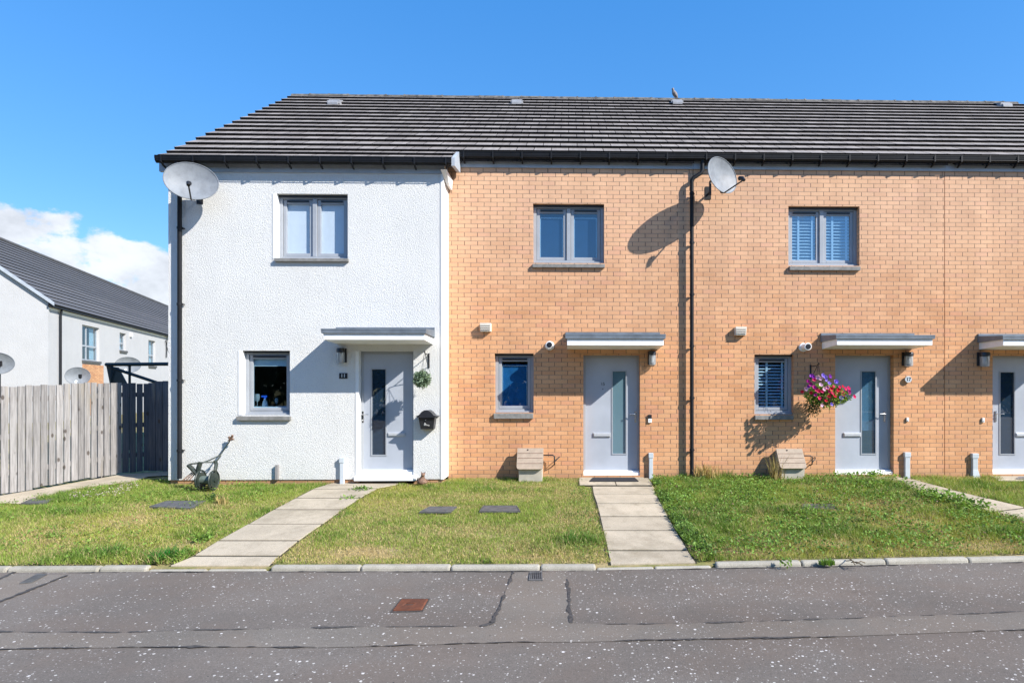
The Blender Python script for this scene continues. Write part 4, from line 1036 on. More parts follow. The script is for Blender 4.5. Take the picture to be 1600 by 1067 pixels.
# ------------------------------------------------------------------ background house on the left
def far_house():
    dvx = Vector((ray(576, 605).x, ray(576, 605).y, 0)).normalized()
    corner = Vector((P(75.5, 600, 0)-CAM)); s = 27.0/ (ray(75.5, 600).normalized().dot(Vector((math.sin(YAW), math.cos(YAW), 0))))
    d = ray(75.5, 605); k = 27.0; C0 = CAM+d*k; C0.z = 0
    rz = math.atan2(-dvx.x, dvx.y)
    o = empty('far_house', C0, 'white rendered two storey house with dark tiled roof far left beyond the fence', 'house', None, rz)
    Lh = 48.0; Wd = 9.6; ez = 1.587+(605-473)/F*27.0; rise = 4.0
    rot = lambda v: v
    # local: +y along the long side away, wall on x = 0 facing +x, body to -x
    def loc_of(px, py):   # measured point on the long wall
        r = ray(px, py); nrm = Vector((math.cos(rz), math.sin(rz), 0)); t = (C0-CAM).dot(nrm)/r.dot(nrm); p = CAM+r*t-C0
        return (p.x*-math.sin(rz)+p.y*math.cos(rz), p.z)
    wins = []
    specs = [(128.5, 155.5, 506, 566.5, True), (187, 197, 518.5, 551, False), (232, 243, 530, 575, False)]
    for a, c, t0, b0, big in specs:
        y0, z1 = loc_of(a, t0+1); y1, _ = loc_of(c, t0+4); _, z0 = loc_of(a, b0-4); wins.append((y0, y1, z0, z1))
    # wall mesh: built as x-plane and rotated into place
    b = MB(); wall_holes(b, 0, Lh, -.2, ez, 0, .3, [(w_[0], w_[1], w_[2], w_[3]) for w_ in wins])
    b.v = [(-y, x, z) for x, y, z in b.v]; b.f = [f for f in b.f]
    b.face([(0, 0, -.2), (0, 0, ez), (-Wd/2, 0, ez+rise-.1), (-Wd, 0, ez), (-Wd, 0, -.2)])
    b.face([(0, Lh, -.2), (-Wd, Lh, -.2), (-Wd, Lh, ez), (-Wd/2, Lh, ez+rise-.1), (0, Lh, ez)])
    b.face([(-Wd, 0, -.2), (-Wd, 0, ez), (-Wd, Lh, ez), (-Wd, Lh, -.2)])
    b.face([(-.3, 0, 2.6), (-.3, Lh, 2.6), (-Wd, Lh, 2.6), (-Wd, 0, 2.6)])
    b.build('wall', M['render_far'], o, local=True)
    # roof: stepped courses
    b = MB(); n = 17; ca = math.hypot(Wd/2, rise)
    for side in (0, 1):
        for i in range(n):
            u0, u1 = i/n, (i+1)/n+.004
            f = lambda u, h: ((.22-(Wd/2+.22)*u)+h*rise/ca, ez-.1+(rise+.1)*u+h*Wd/2/ca)
            p = [f(u0, .0), f(u0, .05), f(u1, .008), f(u1, -.05)]
            if side: p = [(-Wd-q[0], q[1]) for q in p]
            for kx, (a0, a1) in enumerate([(-.12, Lh+.1)]):
                vs = [(q[0], a0, q[1]) for q in p]+[(q[0], a1, q[1]) for q in p]
                b.cur = 0; i0 = len(b.v); b.v += vs
                for k, mm in ((0, 1), (1, 0), (2, 1), (3, 1)):
                    b.f.append((i0+k, i0+(k+1) % 4, i0+4+(k+1) % 4, i0+4+k)); b.m.append(mm)
                b.f.append((i0, i0+1, i0+2, i0+3)); b.m.append(1); b.f.append((i0+7, i0+6, i0+5, i0+4)); b.m.append(1)
    r = b.build('roof', [M['tile_far'], M['tile_edge']], o, local=True)
    b = MB()
    b.tube([(-Wd/2, -.12, ez+rise+.06), (-Wd/2, Lh+.1, ez+rise+.06)], .11, 8); b.build('ridge', M['tile_far'], r, local=True)
    # verge boards and gutter
    b = MB(); 
    for sx in (0, 1):
        e = [(.26, ez-.14), (.26, ez+.02), (-Wd/2, ez+rise+.02), (-Wd/2, ez+rise-.16)]
        if sx: e = [(-Wd-q[0], q[1]) for q in e]
        b.add([(q[0], -.16, q[1]) for q in e]+[(q[0], -.10, q[1]) for q in e], [(0, 1, 2, 3), (7, 6, 5, 4), (0, 4, 5, 1), (3, 2, 6, 7), (1, 5, 6, 2), (0, 3, 7, 4)])
    b.build('bargeboard', M['fascia'], o, local=True)
    b = MB(); b.box(.02, .2, -.1, Lh, ez-.2, ez-.08); b.build('gutter', M['gutter'], o, local=True)
    b = MB(); b.box(-.01, .03, 0, Lh, ez-.3, ez-.2); b.build('fascia', M['white'], o, local=True)
    yd, _ = loc_of(91.5, 500); b = MB(); b.tube([(.12, yd, ez-.2), (.08, yd, ez-.45), (.08, yd, 0)], .05, 8); b.build('downpipe', M['gutter'], o, local=True)
    for (y0, y1, z0, z1), sp in zip(wins, specs):
        b = MB(); x = -.12; fw = .07
        b.box(x-.05, x, y0, y0+fw, z0, z1); b.box(x-.05, x, y1-fw, y1, z0, z1); b.box(x-.05, x, y0+fw, y1-fw, z1-fw, z1); b.box(x-.05, x, y0+fw, y1-fw, z0, z0+fw)
        zm = z0+(z1-z0)*.42; b.box(x-.05, x+.002, y0+fw, y1-fw, zm-.04, zm+.04)
        if sp[4]: b.box(x-.05, x+.001, (y0+y1)/2-.04-.25, (y0+y1)/2+.04-.25, z0+fw, z1-fw)
        wo = b.build('window', M['frame'], o, local=True); MB().box(x-.6, x-.55, y0-.3, y1+.3, z0-.3, z1+.3).build('room_shade', M['black'], wo, local=True)  # black sheet stands in for the unlit room behind the pane
        MB().box(x-.03, x-.022, y0+fw, y1-fw, z0+fw, z1-fw).build('pane', M['glass_low'], wo, local=True)
        MB().box(-.02 if True else 0, .08, y0-.05, y1+.05, z0-.12, z0).build('sill', M['cover'], wo, local=True)
        MB().box(x-.14, x-.13, y0+(y1-y0)*.72, y1-.08, z0+.1, z1-.1).build('curtain', M['curtain'], wo, local=True)
    y0, z1 = loc_of(128.5, 568); y1, _ = loc_of(161.5, 570); b = MB(); b.box(-.01, .012, y0, y1, .1, z1-.02); b.build('brick_panel', M['brick_far'], o, local=True)
    yv, zv = loc_of(203.5, 523); b = MB(); b.box(0, .1, yv-.12, yv+.12, zv-.12, zv+.1); b.build('vent_cowl', M['white'], o, local=True)
    ya, za = loc_of(258.5, 548); b = MB(); b.tube([(.05, ya, za-.5), (.1, ya, za+1.0)], .03, 6); b.tube([(.08, ya-.3, za+.7), (.08, ya+.1, za+.2), (.12, ya+.4, za-.3)], .025, 6); b.build('pipe_bracket', M['iron'], o, local=True)
    return o
far_house()

# dishes on poles in the gardens beyond the fence
dish(-6, 567.5, 4.2, .66, .52, R(30), R(-4), 'grey satellite dish half cut by the left photo edge beyond the fence', pole=0, group='satellite dishes beyond the fence')
dish(121.5, 587.5, 9.0, .64, .56, R(30), R(0), 'grey satellite dish in front of the far orange brick panel', pole=0, group='satellite dishes beyond the fence')
dish(200, 570, 15.0, .9, .66, R(25), R(0), 'grey satellite dish behind the dark pergola beam', pole=0, group='satellite dishes beyond the fence')
# dark pergola frame beyond the gate
Yp = 5.0
def PP(px, py, Y=Yp): return P(px, py, Y)
pg = empty('pergola', (PP(200, 600).x, Yp, 0), 'dark metal pergola frame with sloping strut beyond the fence', 'pergola')
b = MB()
def bar(b, a, c, r): b.loft([a, c], r, 4)
bar(b, PP(165, 569.5), PP(275, 568.5), .045); b.build('beam', M['pole_dark'], pg)
b = MB(); bar(b, PP(168, 572), PP(252, 600), .04); bar(b, PP(181, 574), PP(173, 600), .03); b.build('strut', M['pole_dark'], pg)
for px_ in (202.5, 174): 
    b = MB(); t_ = PP(px_, 570); bar(b, t_, Vector((t_.x, t_.y, 0)), .035); b.build('post', M['pole_dark'], pg)
b = MB(); q = [PP(166, 572), PP(184, 574), PP(199, 602), PP(172, 602)]; b.hexa([v+Vector((0, .0, 0)) for v in q], [v+Vector((0, .04, 0)) for v in q]); b.build('side_panel', M['pole_dark'], pg)

# ------------------------------------------------------------------ pot mower
def mower():
    Y0 = -.78
    p = lambda px, py, dy=0.0: P(px, py, Y0+dy)
    gz_ = g(Y0)+.025
    wc = p(313.5, 742, -.12); wr = .15
    o = empty('push_mower', (wc.x, Y0, gz_), 'old green push reel mower leaning by the white wall downpipe', 'lawn mower')
    w2 = p(334, 740, -.12)
    for c in (Vector((wc.x, wc.y, gz_+wr)), Vector((w2.x, w2.y, gz_+wr-.005))):
        b = MB(); ax = Vector((1, .04, 0)).normalized(); s_ = Vector((-.04, 1, 0)).normalized()
        ring = [c+s_*wr*math.cos(2*math.pi*k/20)+Vector((0, 0, wr*math.sin(2*math.pi*k/20))) for k in range(21)]
        b.loft(ring, .014, 6, cap=False); b.loft([c-ax*.012, c+ax*.012], wr*.80, 18)
        b.loft([c-ax*.03, c+ax*.03], .03, 10)
        for k in range(5):
            a = 2*math.pi*k/5; b.tube([c, c+s_*wr*math.cos(a)+Vector((0, 0, wr*math.sin(a)))], .009, 5)
        b.build('wheel', M['green_metal'], o, smooth=True)
    b = MB(); b.loft([Vector((wc.x, wc.y, gz_+.15)), Vector((w2.x, w2.y, gz_+.15))], .065, 14); b.build('roller', M['drum'], o, smooth=True)
    b = MB()
    for k in range(5):
        a = 2*math.pi*k/5; e = Vector((0, .05*math.cos(a), .05*math.sin(a))); e2 = Vector((0, .05*math.cos(a+1), .05*math.sin(a+1)))
        b.tube([Vector((wc.x, wc.y, gz_+.06))+e, Vector((w2.x, w2.y, gz_+.06))+e2], .007, 5)
    b.build('blade_reel', M['iron'], o)
    b = MB(); b.loft([p(294, 726, -.1), p(301, 733, -.1), p(308, 741, -.1)], .032, 6); b.loft([p(313, 722, -.1), p(310, 732, -.1), p(308.5, 740, -.1), p(309, 755, -.12)], [.034, .034, .03, .01], 6)
    b.loft([p(336, 719, .0), p(338, 725, .0), p(335, 742, -.08)], .026, 6); b.loft([p(300, 724, -.1), p(318, 722, 0), p(337, 722, .1)], .012, 6)
    b.build('frame', M['green_metal'], o)
    b = MB(); b.tube([p(296, 725, -.1), p(316, 723, 0), p(329, 718, .1), p(344, 711, .22), p(351, 701, .27), p(357, 692, .29), p(360, 686, .3)], .011, 8); b.tube([p(337, 722, .1), p(345, 712, .22)], .011, 8)
    h = b.build('handle', M['green_metal'], o, smooth=True)
    b = MB(); b.tube([p(360, 687, .30), p(357.5, 682, .30)], .018, 8); b.tube([p(360, 687, .3), p(363.5, 680, .28)], .018, 8); b.tube([p(357, 688, .3), p(365, 686, .28)], .014, 8)
    b.build('grip', M['pillar'], h, smooth=True)
    b = MB()
    for dx_ in (0, 5, 10): b.tube([p(286+dx_, 750, -.15), p(300+dx_*.6, 738, -.05)], .009, 6)
    b.build('catcher_bars', M['pillar'], o)
mower()

# brown clay animal ornament by the white house
def ornament():
    c = P(660, 743, YW-.14); o = empty('animal_ornament', (c.x, c.y, g(c.y)+.0), 'small brown clay animal ornament at the foot of the white corner', 'garden ornament')
    z0 = g(c.y)+.02; b = MB(); V = Vector
    b.loft([V((c.x, c.y, z0)), V((c.x, c.y, z0+.03)), V((c.x-.005, c.y, z0+.07)), V((c.x, c.y, z0+.10)), V((c.x+.008, c.y-.01, z0+.125)), V((c.x+.012, c.y-.015, z0+.15)), V((c.x+.018, c.y-.03, z0+.175)), V((c.x+.02, c.y-.035, z0+.19))],
           [.06, .085, .078, .05, .03, .028, .034, .015], 14)
    for s_ in (-1, 1): b.loft([V((c.x+.018+s_*.02, c.y-.02, z0+.178)), V((c.x+.018+s_*.035, c.y-.02, z0+.215))], [.013, .002], 6)
    b.loft([V((c.x+.018, c.y-.05, z0+.168)), V((c.x+.02, c.y-.075, z0+.16))], [.016, .006], 8)
    b.loft([V((c.x-.05, c.y, z0+.03)), V((c.x-.085, c.y, z0+.07)), V((c.x-.07, c.y, z0+.12))], [.02, .014, .005], 8)
    b.loft([V((c.x+.05, c.y, z0+.03)), V((c.x+.085, c.y, z0+.05)), V((c.x+.075, c.y, z0+.09))], [.02, .014, .004], 8)
    b.build('body', M['pillar'], o, smooth=True)
ornament()

# bird on the ridge
def bird():
    p = P(1054, 152, RY); z0 = RZ+.05; x = p.x; y = RY; V = Vector
    o = empty('bird', (x, y, z0), 'small grey bird perched on the roof ridge', 'bird')
    b = MB()
    b.loft([V((x+.075, y, z0-.01)), V((x+.05, y, z0+.03)), V((x+.02, y, z0+.075)), V((x-.01, y, z0+.12)), V((x-.03, y, z0+.165)), V((x-.035, y, z0+.195)), V((x-.038, y, z0+.215)), V((x-.045, y, z0+.232)), V((x-.05, y, z0+.24))],
           [.012, .035, .058, .055, .038, .027, .030, .024, .006], 14)
    b.loft([V((x-.06, y, z0+.217)), V((x-.092, y, z0+.208))], [.010, .002], 6)
    for s_ in (-.02, .02): b.tube([V((x, y+s_, z0+.045)), V((x, y+s_, z0)), V((x-.025, y+s_, z0))], .005, 5)
    b.build('body', M['feather'], o, smooth=True)
bird()

# ------------------------------------------------------------------ covers, mats, grates
def cover(pts, name, label, cat, mat, group=None, z=None, th=.012):
    q = [Pg(*k) if z is None else Pr(*k) for k in pts]; c = sum(q, Vector())/len(q)
    zz = (lambda v: g(v.y)+.03) if z is None else (lambda v: z)
    o = empty(name, (c.x, c.y, zz(c)), label, cat, group)
    dk = mat == 'rust'; b = MB(); q = q[::-1] if (q[1]-q[0]).cross(q[2]-q[1]).z < 0 else q
    b.hexa([(v.x, v.y, zz(v)-th) for v in q], [(v.x, v.y, zz(v)) for v in q]); b.build('lid', M['rustdark' if dk else mat], o, bevel=0 if dk else .003)
    f = MB(); n = len(q)
    for k in range(4):
        a, d_ = q[k], q[(k+1) % 4]; ao = c+(a-c)*1.07; do = c+(d_-c)*1.07; ai = c+(a-c)*1.015; di = c+(d_-c)*1.015
        f.hexa([(ao.x, ao.y, zz(ao)-.02), (do.x, do.y, zz(do)-.02), (di.x, di.y, zz(di)-.02), (ai.x, ai.y, zz(ai)-.02)], [(ao.x, ao.y, zz(ao)+.002), (do.x, do.y, zz(do)+.002), (di.x, di.y, zz(di)+.002), (ai.x, ai.y, zz(ai)+.002)])
    f.build('surround', M['cover' if z is None else 'tar'], o)
    return o, q, zz
G_ = 'grey inspection covers set in the gardens'
cover([(236, 794), (262, 785.5), (318, 785.5), (298, 797)], 'inspection_cover', 'grey inspection cover in the lawn left of the white house path', 'inspection cover', 'cover', G_)
cover([(657, 802.5), (672, 794.5), (712, 794.5), (703, 802.5)], 'inspection_cover', 'left grey cover of the pair in the middle lawn', 'inspection cover', 'cover', G_)
cover([(751, 801.5), (757, 793), (806, 793), (811, 801.5)], 'inspection_cover', 'right grey cover of the pair in the middle lawn', 'inspection cover', 'cover', G_)
cover([(1254, 797), (1257, 790.5), (1300, 790.5), (1307, 797)], 'inspection_cover', 'grey cover half overgrown in the weedy right lawn', 'inspection cover', 'cover', G_)
cover([(34, 789), (52, 781.5), (84, 781.5), (70, 789)], 'inspection_cover', 'grey cover at the edge of the fence path', 'inspection cover', 'cover', G_)
def rustmat():
    t = NT('rusty_iron'); p = t.pos(); c = t.mix(t.rmp(t.noise(p, 18, 6, .7), .3, .7), (.24, .085, .045), (.14, .06, .04))
    return t.out(t.bsdf(c, .8, .2, t.bump(t.noise(p, 90, 3), .5, .004), .3))
M['rust'] = rustmat()
M['rustdark'] = plain('rusty_iron_dark', (.075, .035, .022), .9, var=.4, sc=20)
def manhole():
    o, q, zz = cover([(612.5, 956), (628, 936.5), (670, 936.5), (659.5, 955)], 'drain_cover', 'rusty red ribbed drain cover set in the asphalt', 'drain cover', 'rust', z=ZR+.006)
    q = [Pr(*k) for k in [(612.5, 956), (659.5, 955), (670, 936.5), (628, 936.5)]]
    b = MB()
    def bl(u, v): return q[0].lerp(q[1], u).lerp(q[3].lerp(q[2], u), v)
    for k in range(-14, 34):
        for (v0, v1) in ((.06, .40), (.60, .94)) if 8 < k < 16 else ((.06, .94),):
            u0, u1 = k/19-.42*(1-v0), k/19-.42*(1-v1)
            if u1 <= u0+.01 or u0 > .95 or u1 < .05: continue
            if u0 < .04: v0 += (v1-v0)*(.04-u0)/(u1-u0); u0 = .04
            if u1 > .96: v1 -= (v1-v0)*(u1-.96)/(u1-u0); u1 = .96
            a, c, wv = bl(u0, v0), bl(u1, v1), Vector((.008, 0, 0))
            b.hexa([(a.x-.008, a.y, ZR+.004), (a.x+.008, a.y, ZR+.004), (c.x+.008, c.y, ZR+.004), (c.x-.008, c.y, ZR+.004)], [(a.x-.008, a.y, ZR+.014), (a.x+.008, a.y, ZR+.014), (c.x+.008, c.y, ZR+.014), (c.x-.008, c.y, ZR+.014)])
    b.build('ribs', M['rust'], o)
manhole()
def gully(pts, label):
    q = [Pr(*k) for k in pts]; c = sum(q, Vector())/4; o = empty('drain_grate', (c.x, c.y, ZR), label, 'drain grate', 'iron gully grates by the kerb'); b = MB(); z = ZR+.009
    def bl(u, v): return q[0].lerp(q[1], u).lerp(q[3].lerp(q[2], u), v)
    def strip(b, u0, u1, v0, v1):
        k = [bl(u0, v0), bl(u1, v0), bl(u1, v1), bl(u0, v1)]; b.hexa([(v.x, v.y, z-.003) for v in k], [(v.x, v.y, z+.006) for v in k])
    strip(b, 0, .1, 0, 1); strip(b, .9, 1, 0, 1); strip(b, .1, .9, 0, .1); strip(b, .1, .9, .9, 1); b.build('frame', M['cover'], o)
    b = MB()
    for k in range(5): strip(b, .14+k*.155, .14+k*.155+.08, .1, .9)
    b.build('bars', M['cover'], o)
    b = MB(); b.face([(v.x, v.y, z-.0015) for v in q]); b.build('pit', M['tar'], o)
gully([(826, 908), (848, 908), (847, 894.5), (828, 894.5)], 'small slotted iron grate at the middle kerb')
gully([(30, 913), (50, 911), (74, 898.5), (58, 898)], 'slotted iron grate by the left kerb')
def mat_(pts, label, mat):
    q = [Pg(*k) for k in pts]; b = MB(); zz = lambda v: g(v.y)+.018
    b.hexa([(v.x, v.y, zz(v)) for v in q], [(v.x, v.y, zz(v)+.014) for v in q]); tag(b.build('doormat', M[mat], bevel=.003), label, 'doormat')
mat_([(921, 754), (998, 754), (992, 748.5), (926, 748.5)], 'black rubber doormat at the middle brick house door', 'mat_black')
mat_([(550, 753), (603, 752.5), (619, 747.5), (567, 747.5)], 'worn flat brown doormat outside the white house door', 'mat_brown')
mat_([(1588, 750), (1660, 750), (1660, 746.8), (1592, 746.8)], 'brown doormat at the last door on the right edge', 'mat_brown')

# kitchen window things
zs_ = Z(636, YW+.22)
def bottle():
    x = X(414, YW+.26); y = YW+.26; z = Z(634.5, y)
    o = empty('spray_bottle', (x, y, z), 'white spray bottle with blue nozzle inside the kitchen window', 'spray bottle')
    b = MB(); b.lathe((x, y, z), [(.045, 0), (.045, .03), (.034, .08), (.018, .115), (.016, .13)], 14); b.build('bottle', M['white'], o, smooth=True)
    b = MB(); b.lathe((x, y, z+.13), [(.02, 0), (.02, .03)], 10); b.box(x-.055, x+.03, y-.015, y+.015, z+.155, z+.185); b.build('nozzle', M['blue_plastic'], o, bevel=.004)
    # sill board
    return z
zb2 = bottle()
def wineglass(px, s, lab):
    x = X(px, YW+.27); y = YW+.27; z = zb2
    o = empty('drinking_glass', (x, y, z), lab, 'glass', 'glasses on the kitchen window sill')
    b = MB(); b.lathe((x, y, z), [(.03*s, 0), (.005, .008), (.005, .07*s), (.034*s, .10*s), (.04*s, .15*s), (.033*s, .2*s)], 14); b.build('bowl', M['lampglass'], o, smooth=True)
wineglass(395, 1.0, 'leftmost stemmed glass inside the kitchen window'); wineglass(402, 1.05, 'stemmed glass just left of the spray bottle'); wineglass(432, .7, 'small glass right of the spray bottle')
b = MB(); q = holes[1]; b.box(q[0], q[1], YW+.16, YW+.40, zb2-.03, zb2-.001); b.build('window_board', M['white'], hw)

# ------------------------------------------------------------------ leaf clumps
def leaf_cloud(name, c, rad, n, size, mat, parent, seed, shell=.5, elong=1.8, squash=(1, 1, 1), droop=0.0):
    rs = np.random.RandomState(seed); d = rs.normal(size=(n, 3)); d /= np.linalg.norm(d, axis=1)[:, None]
    r = (shell+(1-shell)*rs.rand(n))[:, None]; p = d*r*np.array(rad)
    p += 0; ax = rs.normal(size=(n, 3))+d*.9; ax[:, 2] -= droop; ax /= np.linalg.norm(ax, axis=1)[:, None]
    sd = np.cross(ax, rs.normal(size=(n, 3))); sd /= np.linalg.norm(sd, axis=1)[:, None]
    L = size*elong*(.6+.8*rs.rand(n))[:, None]; W = size*(.5+.5*rs.rand(n))[:, None]
    base = p+np.array(c)-np.array(wloc(parent)) if parent else p+np.array(c)
    V = np.stack([base, base+ax*L*.45+sd*W*.5, base+ax*L, base+ax*L*.45-sd*W*.5], 1).reshape(-1, 3)
    T = np.arange(4*n).reshape(n, 4)
    return mesh_arrays(name, V, T, mat, None, parent)

# topiary ball on a bracket by the white house door
yb = YW-.30
c = P(659.5, 592, yb); br = P(668.5, 560, YW)
o = empty('topiary_ball', (br.x, YW, c.z), 'round frosty green topiary ball hanging from a black bracket on the white wall', 'hanging plant')
leaf_cloud('foliage', c, (.135, .135, .135), 1300, .022, M['leaf_pale'], o, 3, .55, 2.0)
leaf_cloud('inner_foliage', c, (.115, .115, .115), 500, .03, M['leaf_deep'], o, 4, .3, 1.5)
def bracket(o, x, Yw, zt, zb, ye, zc):
    b = MB(); b.box(x-.012, x+.012, Yw-.012, Yw, zb, zt); b.tube([(x, Yw-.01, zt-.03), (x, ye+.05, zt-.02), (x, ye, zt+.02), (x, ye-.03, zt-.0)], .007, 6)
    b.tube([(x, Yw-.01, zb+.03), (x, Yw-.12, zb+.08), (x, ye+.06, zt-.03)], .006, 6); b.build('bracket', M['iron'], o)
    b = MB(); 
    for k in range(3):
        a = 2*math.pi*k/3+.4; b.tube([(x, ye, zt), (x+.09*math.cos(a), ye+.09*math.sin(a), zc)], .0025, 5)
    b.build('chain', M['iron'], o)
bracket(o, c.x+.04, YW, P(668, 552, YW).z, P(668, 575, YW).z, yb, c.z+.10)

# petunia basket
yb = -.36; c = P(1289, 617, yb)
o = empty('hanging_basket', (c.x, 0, c.z), 'hanging basket of pink and violet petunias beside the third door', 'hanging basket')
bracket(o, c.x-.10, 0, P(1275, 570, 0).z, P(1275, 592, 0).z, yb+.02, c.z)
b = MB(); b.lathe((c.x-.03, yb, c.z-.17), [(.03, 0), (.09, .02), (.14, .07), (.165, .14), (.16, .16)], 18); b.build('basket', M['basket'], o, smooth=True)
leaf_cloud('foliage', c+Vector((-.02, 0, .0)), (.32, .22, .20), 1500, .035, M['leaf'], o, 5, .35, 1.3)
leaf_cloud('foliage', c+Vector((.20, -.02, -.02)), (.24, .16, .13), 600, .032, M['leaf'], o, 15, .35, 1.3)
leaf_cloud('bright_foliage', c+Vector((0, -.05, -.02)), (.36, .22, .19), 520, .036, M['leaf_lime'], o, 25, .75, 1.2)
leaf_cloud('trailing_stem', c+Vector((-.20, 0, -.20)), (.13, .12, .17), 420, .022, M['leaf_deep'], o, 6, .2, 1.7, droop=1.0)
# one flower mesh per colour: five-lobed trumpet
def flower_mesh(mat):
    b = MB(); n = 10; V = [(0, 0, -.02)]
    for k in range(n):
        a = 2*math.pi*k/n; r = .030 if k % 2 == 0 else .024; V.append((r*math.cos(a), r*math.sin(a), .004 if k % 2 == 0 else .0))
    b.add(V, [(0, 1+k, 1+(k+1) % n) for k in range(n)]); me = bpy.data.meshes.new('flower'); me.from_pydata(b.v, [], b.f); me.materials.append(mat); return me
FM = {k: flower_mesh(M['petal_'+k]) for k in ('pink', 'magenta', 'purple', 'violet', 'pale', 'red')}
rs = random.Random(21)
fl = []
def flo(px, py, k, dy=-.2, s=1.0): fl.append((px, py, k, dy, s))
for px, py, k in [(1287, 586, 'violet'), (1290, 589, 'violet'), (1283, 591, 'pale'), (1268, 587, 'purple'), (1271, 589, 'purple'), (1298, 588, 'purple'), (1278, 590, 'pale'), (1262, 596, 'magenta'), (1273, 593, 'pink'), (1263, 603, 'purple'), (1266, 600, 'magenta'), (1292, 593, 'violet'), (1296, 599, 'violet'), (1306, 596, 'violet'), (1308, 595, 'violet'), (1294, 604, 'pale'), (1277, 609, 'pink'), (1280, 611, 'pink'), (1286, 612, 'pink'), (1293, 606, 'pink'), (1299, 608, 'red'), (1300, 613, 'pink'), (1296, 611, 'pink'), (1288, 607, 'pale'), (1254, 612, 'red'), (1267, 614, 'red'), (1280, 621, 'pink'), (1291, 626, 'red'), (1305, 618, 'red'), (1307, 612, 'pink'), (1313, 605, 'pink'), (1317, 603, 'red'), (1316, 611, 'pink'), (1318, 615, 'pink'), (1322, 607, 'pink'), (1327, 611, 'magenta'), (1328, 615, 'magenta'), (1324, 618, 'violet'), (1315, 621, 'violet'), (1300, 632, 'violet'), (1336, 619, 'pink'), (1284, 633, 'pale'), (1326, 606, 'pink'), (1272, 604, 'magenta'), (1283, 600, 'pale'), (1259, 607, 'pale'), (1310, 609, 'red'), (1303, 604, 'pink'), (1295, 619, 'red'), (1275, 616, 'magenta')]:
    flo(px+rs.uniform(-.8, .8), py+rs.uniform(-.8, .8), k)
wl = wloc(o)
for px, py, k, dy, s in fl:
    off = min(1, abs(px-1289)/42); p = P(px, py, yb-.24*(1-off*off)-.02)
    f = bpy.data.objects.new('flower', FM[k]); COL.objects.link(f); f.parent = o; f.location = p-wl
    nrm = Vector((rs.uniform(-.5, .5)+(px-1289)*.012, -1, rs.uniform(-.1, .7))).normalized(); f.rotation_euler = nrm.to_track_quat('Z', 'Y').to_euler()
    q = rs.uniform(1.0, 1.45)*s; f.scale = (q, q, q)

# ------------------------------------------------------------------ weeds
def weed(px, py, Yfix, h, n, mat, label, kind='blades', spread=.12, seed=1, cat='weed', w_=.006):
    p = P(px, py, Yfix) if Yfix is not None else (Pg(px, py) if py < 875 else Pr(px, py, -.25)); z0 = g(p.y) if Yfix is None or Yfix > -4 else ZR
    if Yfix is None and p.y < -4.2: z0 = p.z
    rs_ = np.random.RandomState(seed)
    if kind == 'blades':
        a = rs_.rand(n)*6.28; r = spread*np.sqrt(rs_.rand(n))*.5; H = h*(.45+.6*rs_.rand(n)); ln = rs_.normal(size=(n, 2))*.28*H[:, None]
        bx = np.stack([p.x+r*np.cos(a), p.y+r*np.sin(a)*.6, np.full(n, z0)], 1); sd = np.stack([np.cos(a*3), np.sin(a*3), 0*a], 1)*w_
        mid = bx+np.stack([ln[:, 0]*.35, ln[:, 1]*.35, H*.6], 1); tip = bx+np.stack([ln[:, 0], ln[:, 1], H], 1)
        V = np.stack([bx-sd, bx+sd, mid+sd*.7, mid-sd*.7, tip], 1).reshape(-1, 3)
        me = bpy.data.meshes.new('weed'); fs = []
        for k in range(n): i = k*5; fs += [(i, i+1, i+2, i+3), (i+3, i+2, i+4)]
        me.from_pydata([tuple(v) for v in V], [], fs); me.materials.append(mat); o = bpy.data.objects.new('weed', me); COL.objects.link(o)
    else:
        o = leaf_cloud('weed', (p.x, p.y, z0+h*.45), (spread, spread*.7, h*.5), n, .026, mat, None, seed, .2, 1.5)
    return tag(o, label, cat)
kind_sz = {}
weed(1104, 747, -.12, .30, 170, M['straw'], 'dry straw coloured grass tuft right of the brick wall downpipe', spread=.42, seed=2)
weed(1214, 747, -.30, .50, 60, M['straw'], 'tall dry weed left of the beige meter box by the petunia door', spread=.25, seed=3)
weed(1228, 885, None, .11, 40, M['weed_green'], 'bright green weed growing through the right kerb joint', 'leaves', .07, 4)
weed(1292, 882, None, .07, 160, M['weed_green'], 'low grass tuft on the right kerb', spread=.16, seed=5)
weed(346, 788, None, .17, 60, M['straw'], 'brownish tall weed beside the cover in the left lawn', spread=.22, seed=6)
weed(336, 782, None, .12, 60, M['leaf_deep'], 'dark leafy weed in the left lawn', 'leaves', .14, 16)
weed(534, 750, None, .16, 130, M['leaf'], 'leafy weed at the foot of the white wall conduit', 'leaves', .17, 7)
weed(566, 765.5, None, .05, 160, M['leaf'], 'low green weed in the first path joint of the white house', 'leaves', .20, 8)
weed(545, 779.5, None, .04, 70, M['weed_green'], 'thin weed line in the second path joint of the white house', 'leaves', .16, 9)
b = MB()
for a in ((1322, 876, 1340, 880), (1330, 878, 1348, 883), (1325, 872, 1336, 882), (1338, 880, 1352, 879)):
    q0, q1 = Pr(a[0], a[1], -.215), Pr(a[2], a[3], -.21); b.tube([q0, (q0+q1)/2+Vector((0, 0, .02)), q1], .005, 5)
tag(b.build('twigs', M['basket']), 'dry broken twigs lying over the right kerb', 'twigs')

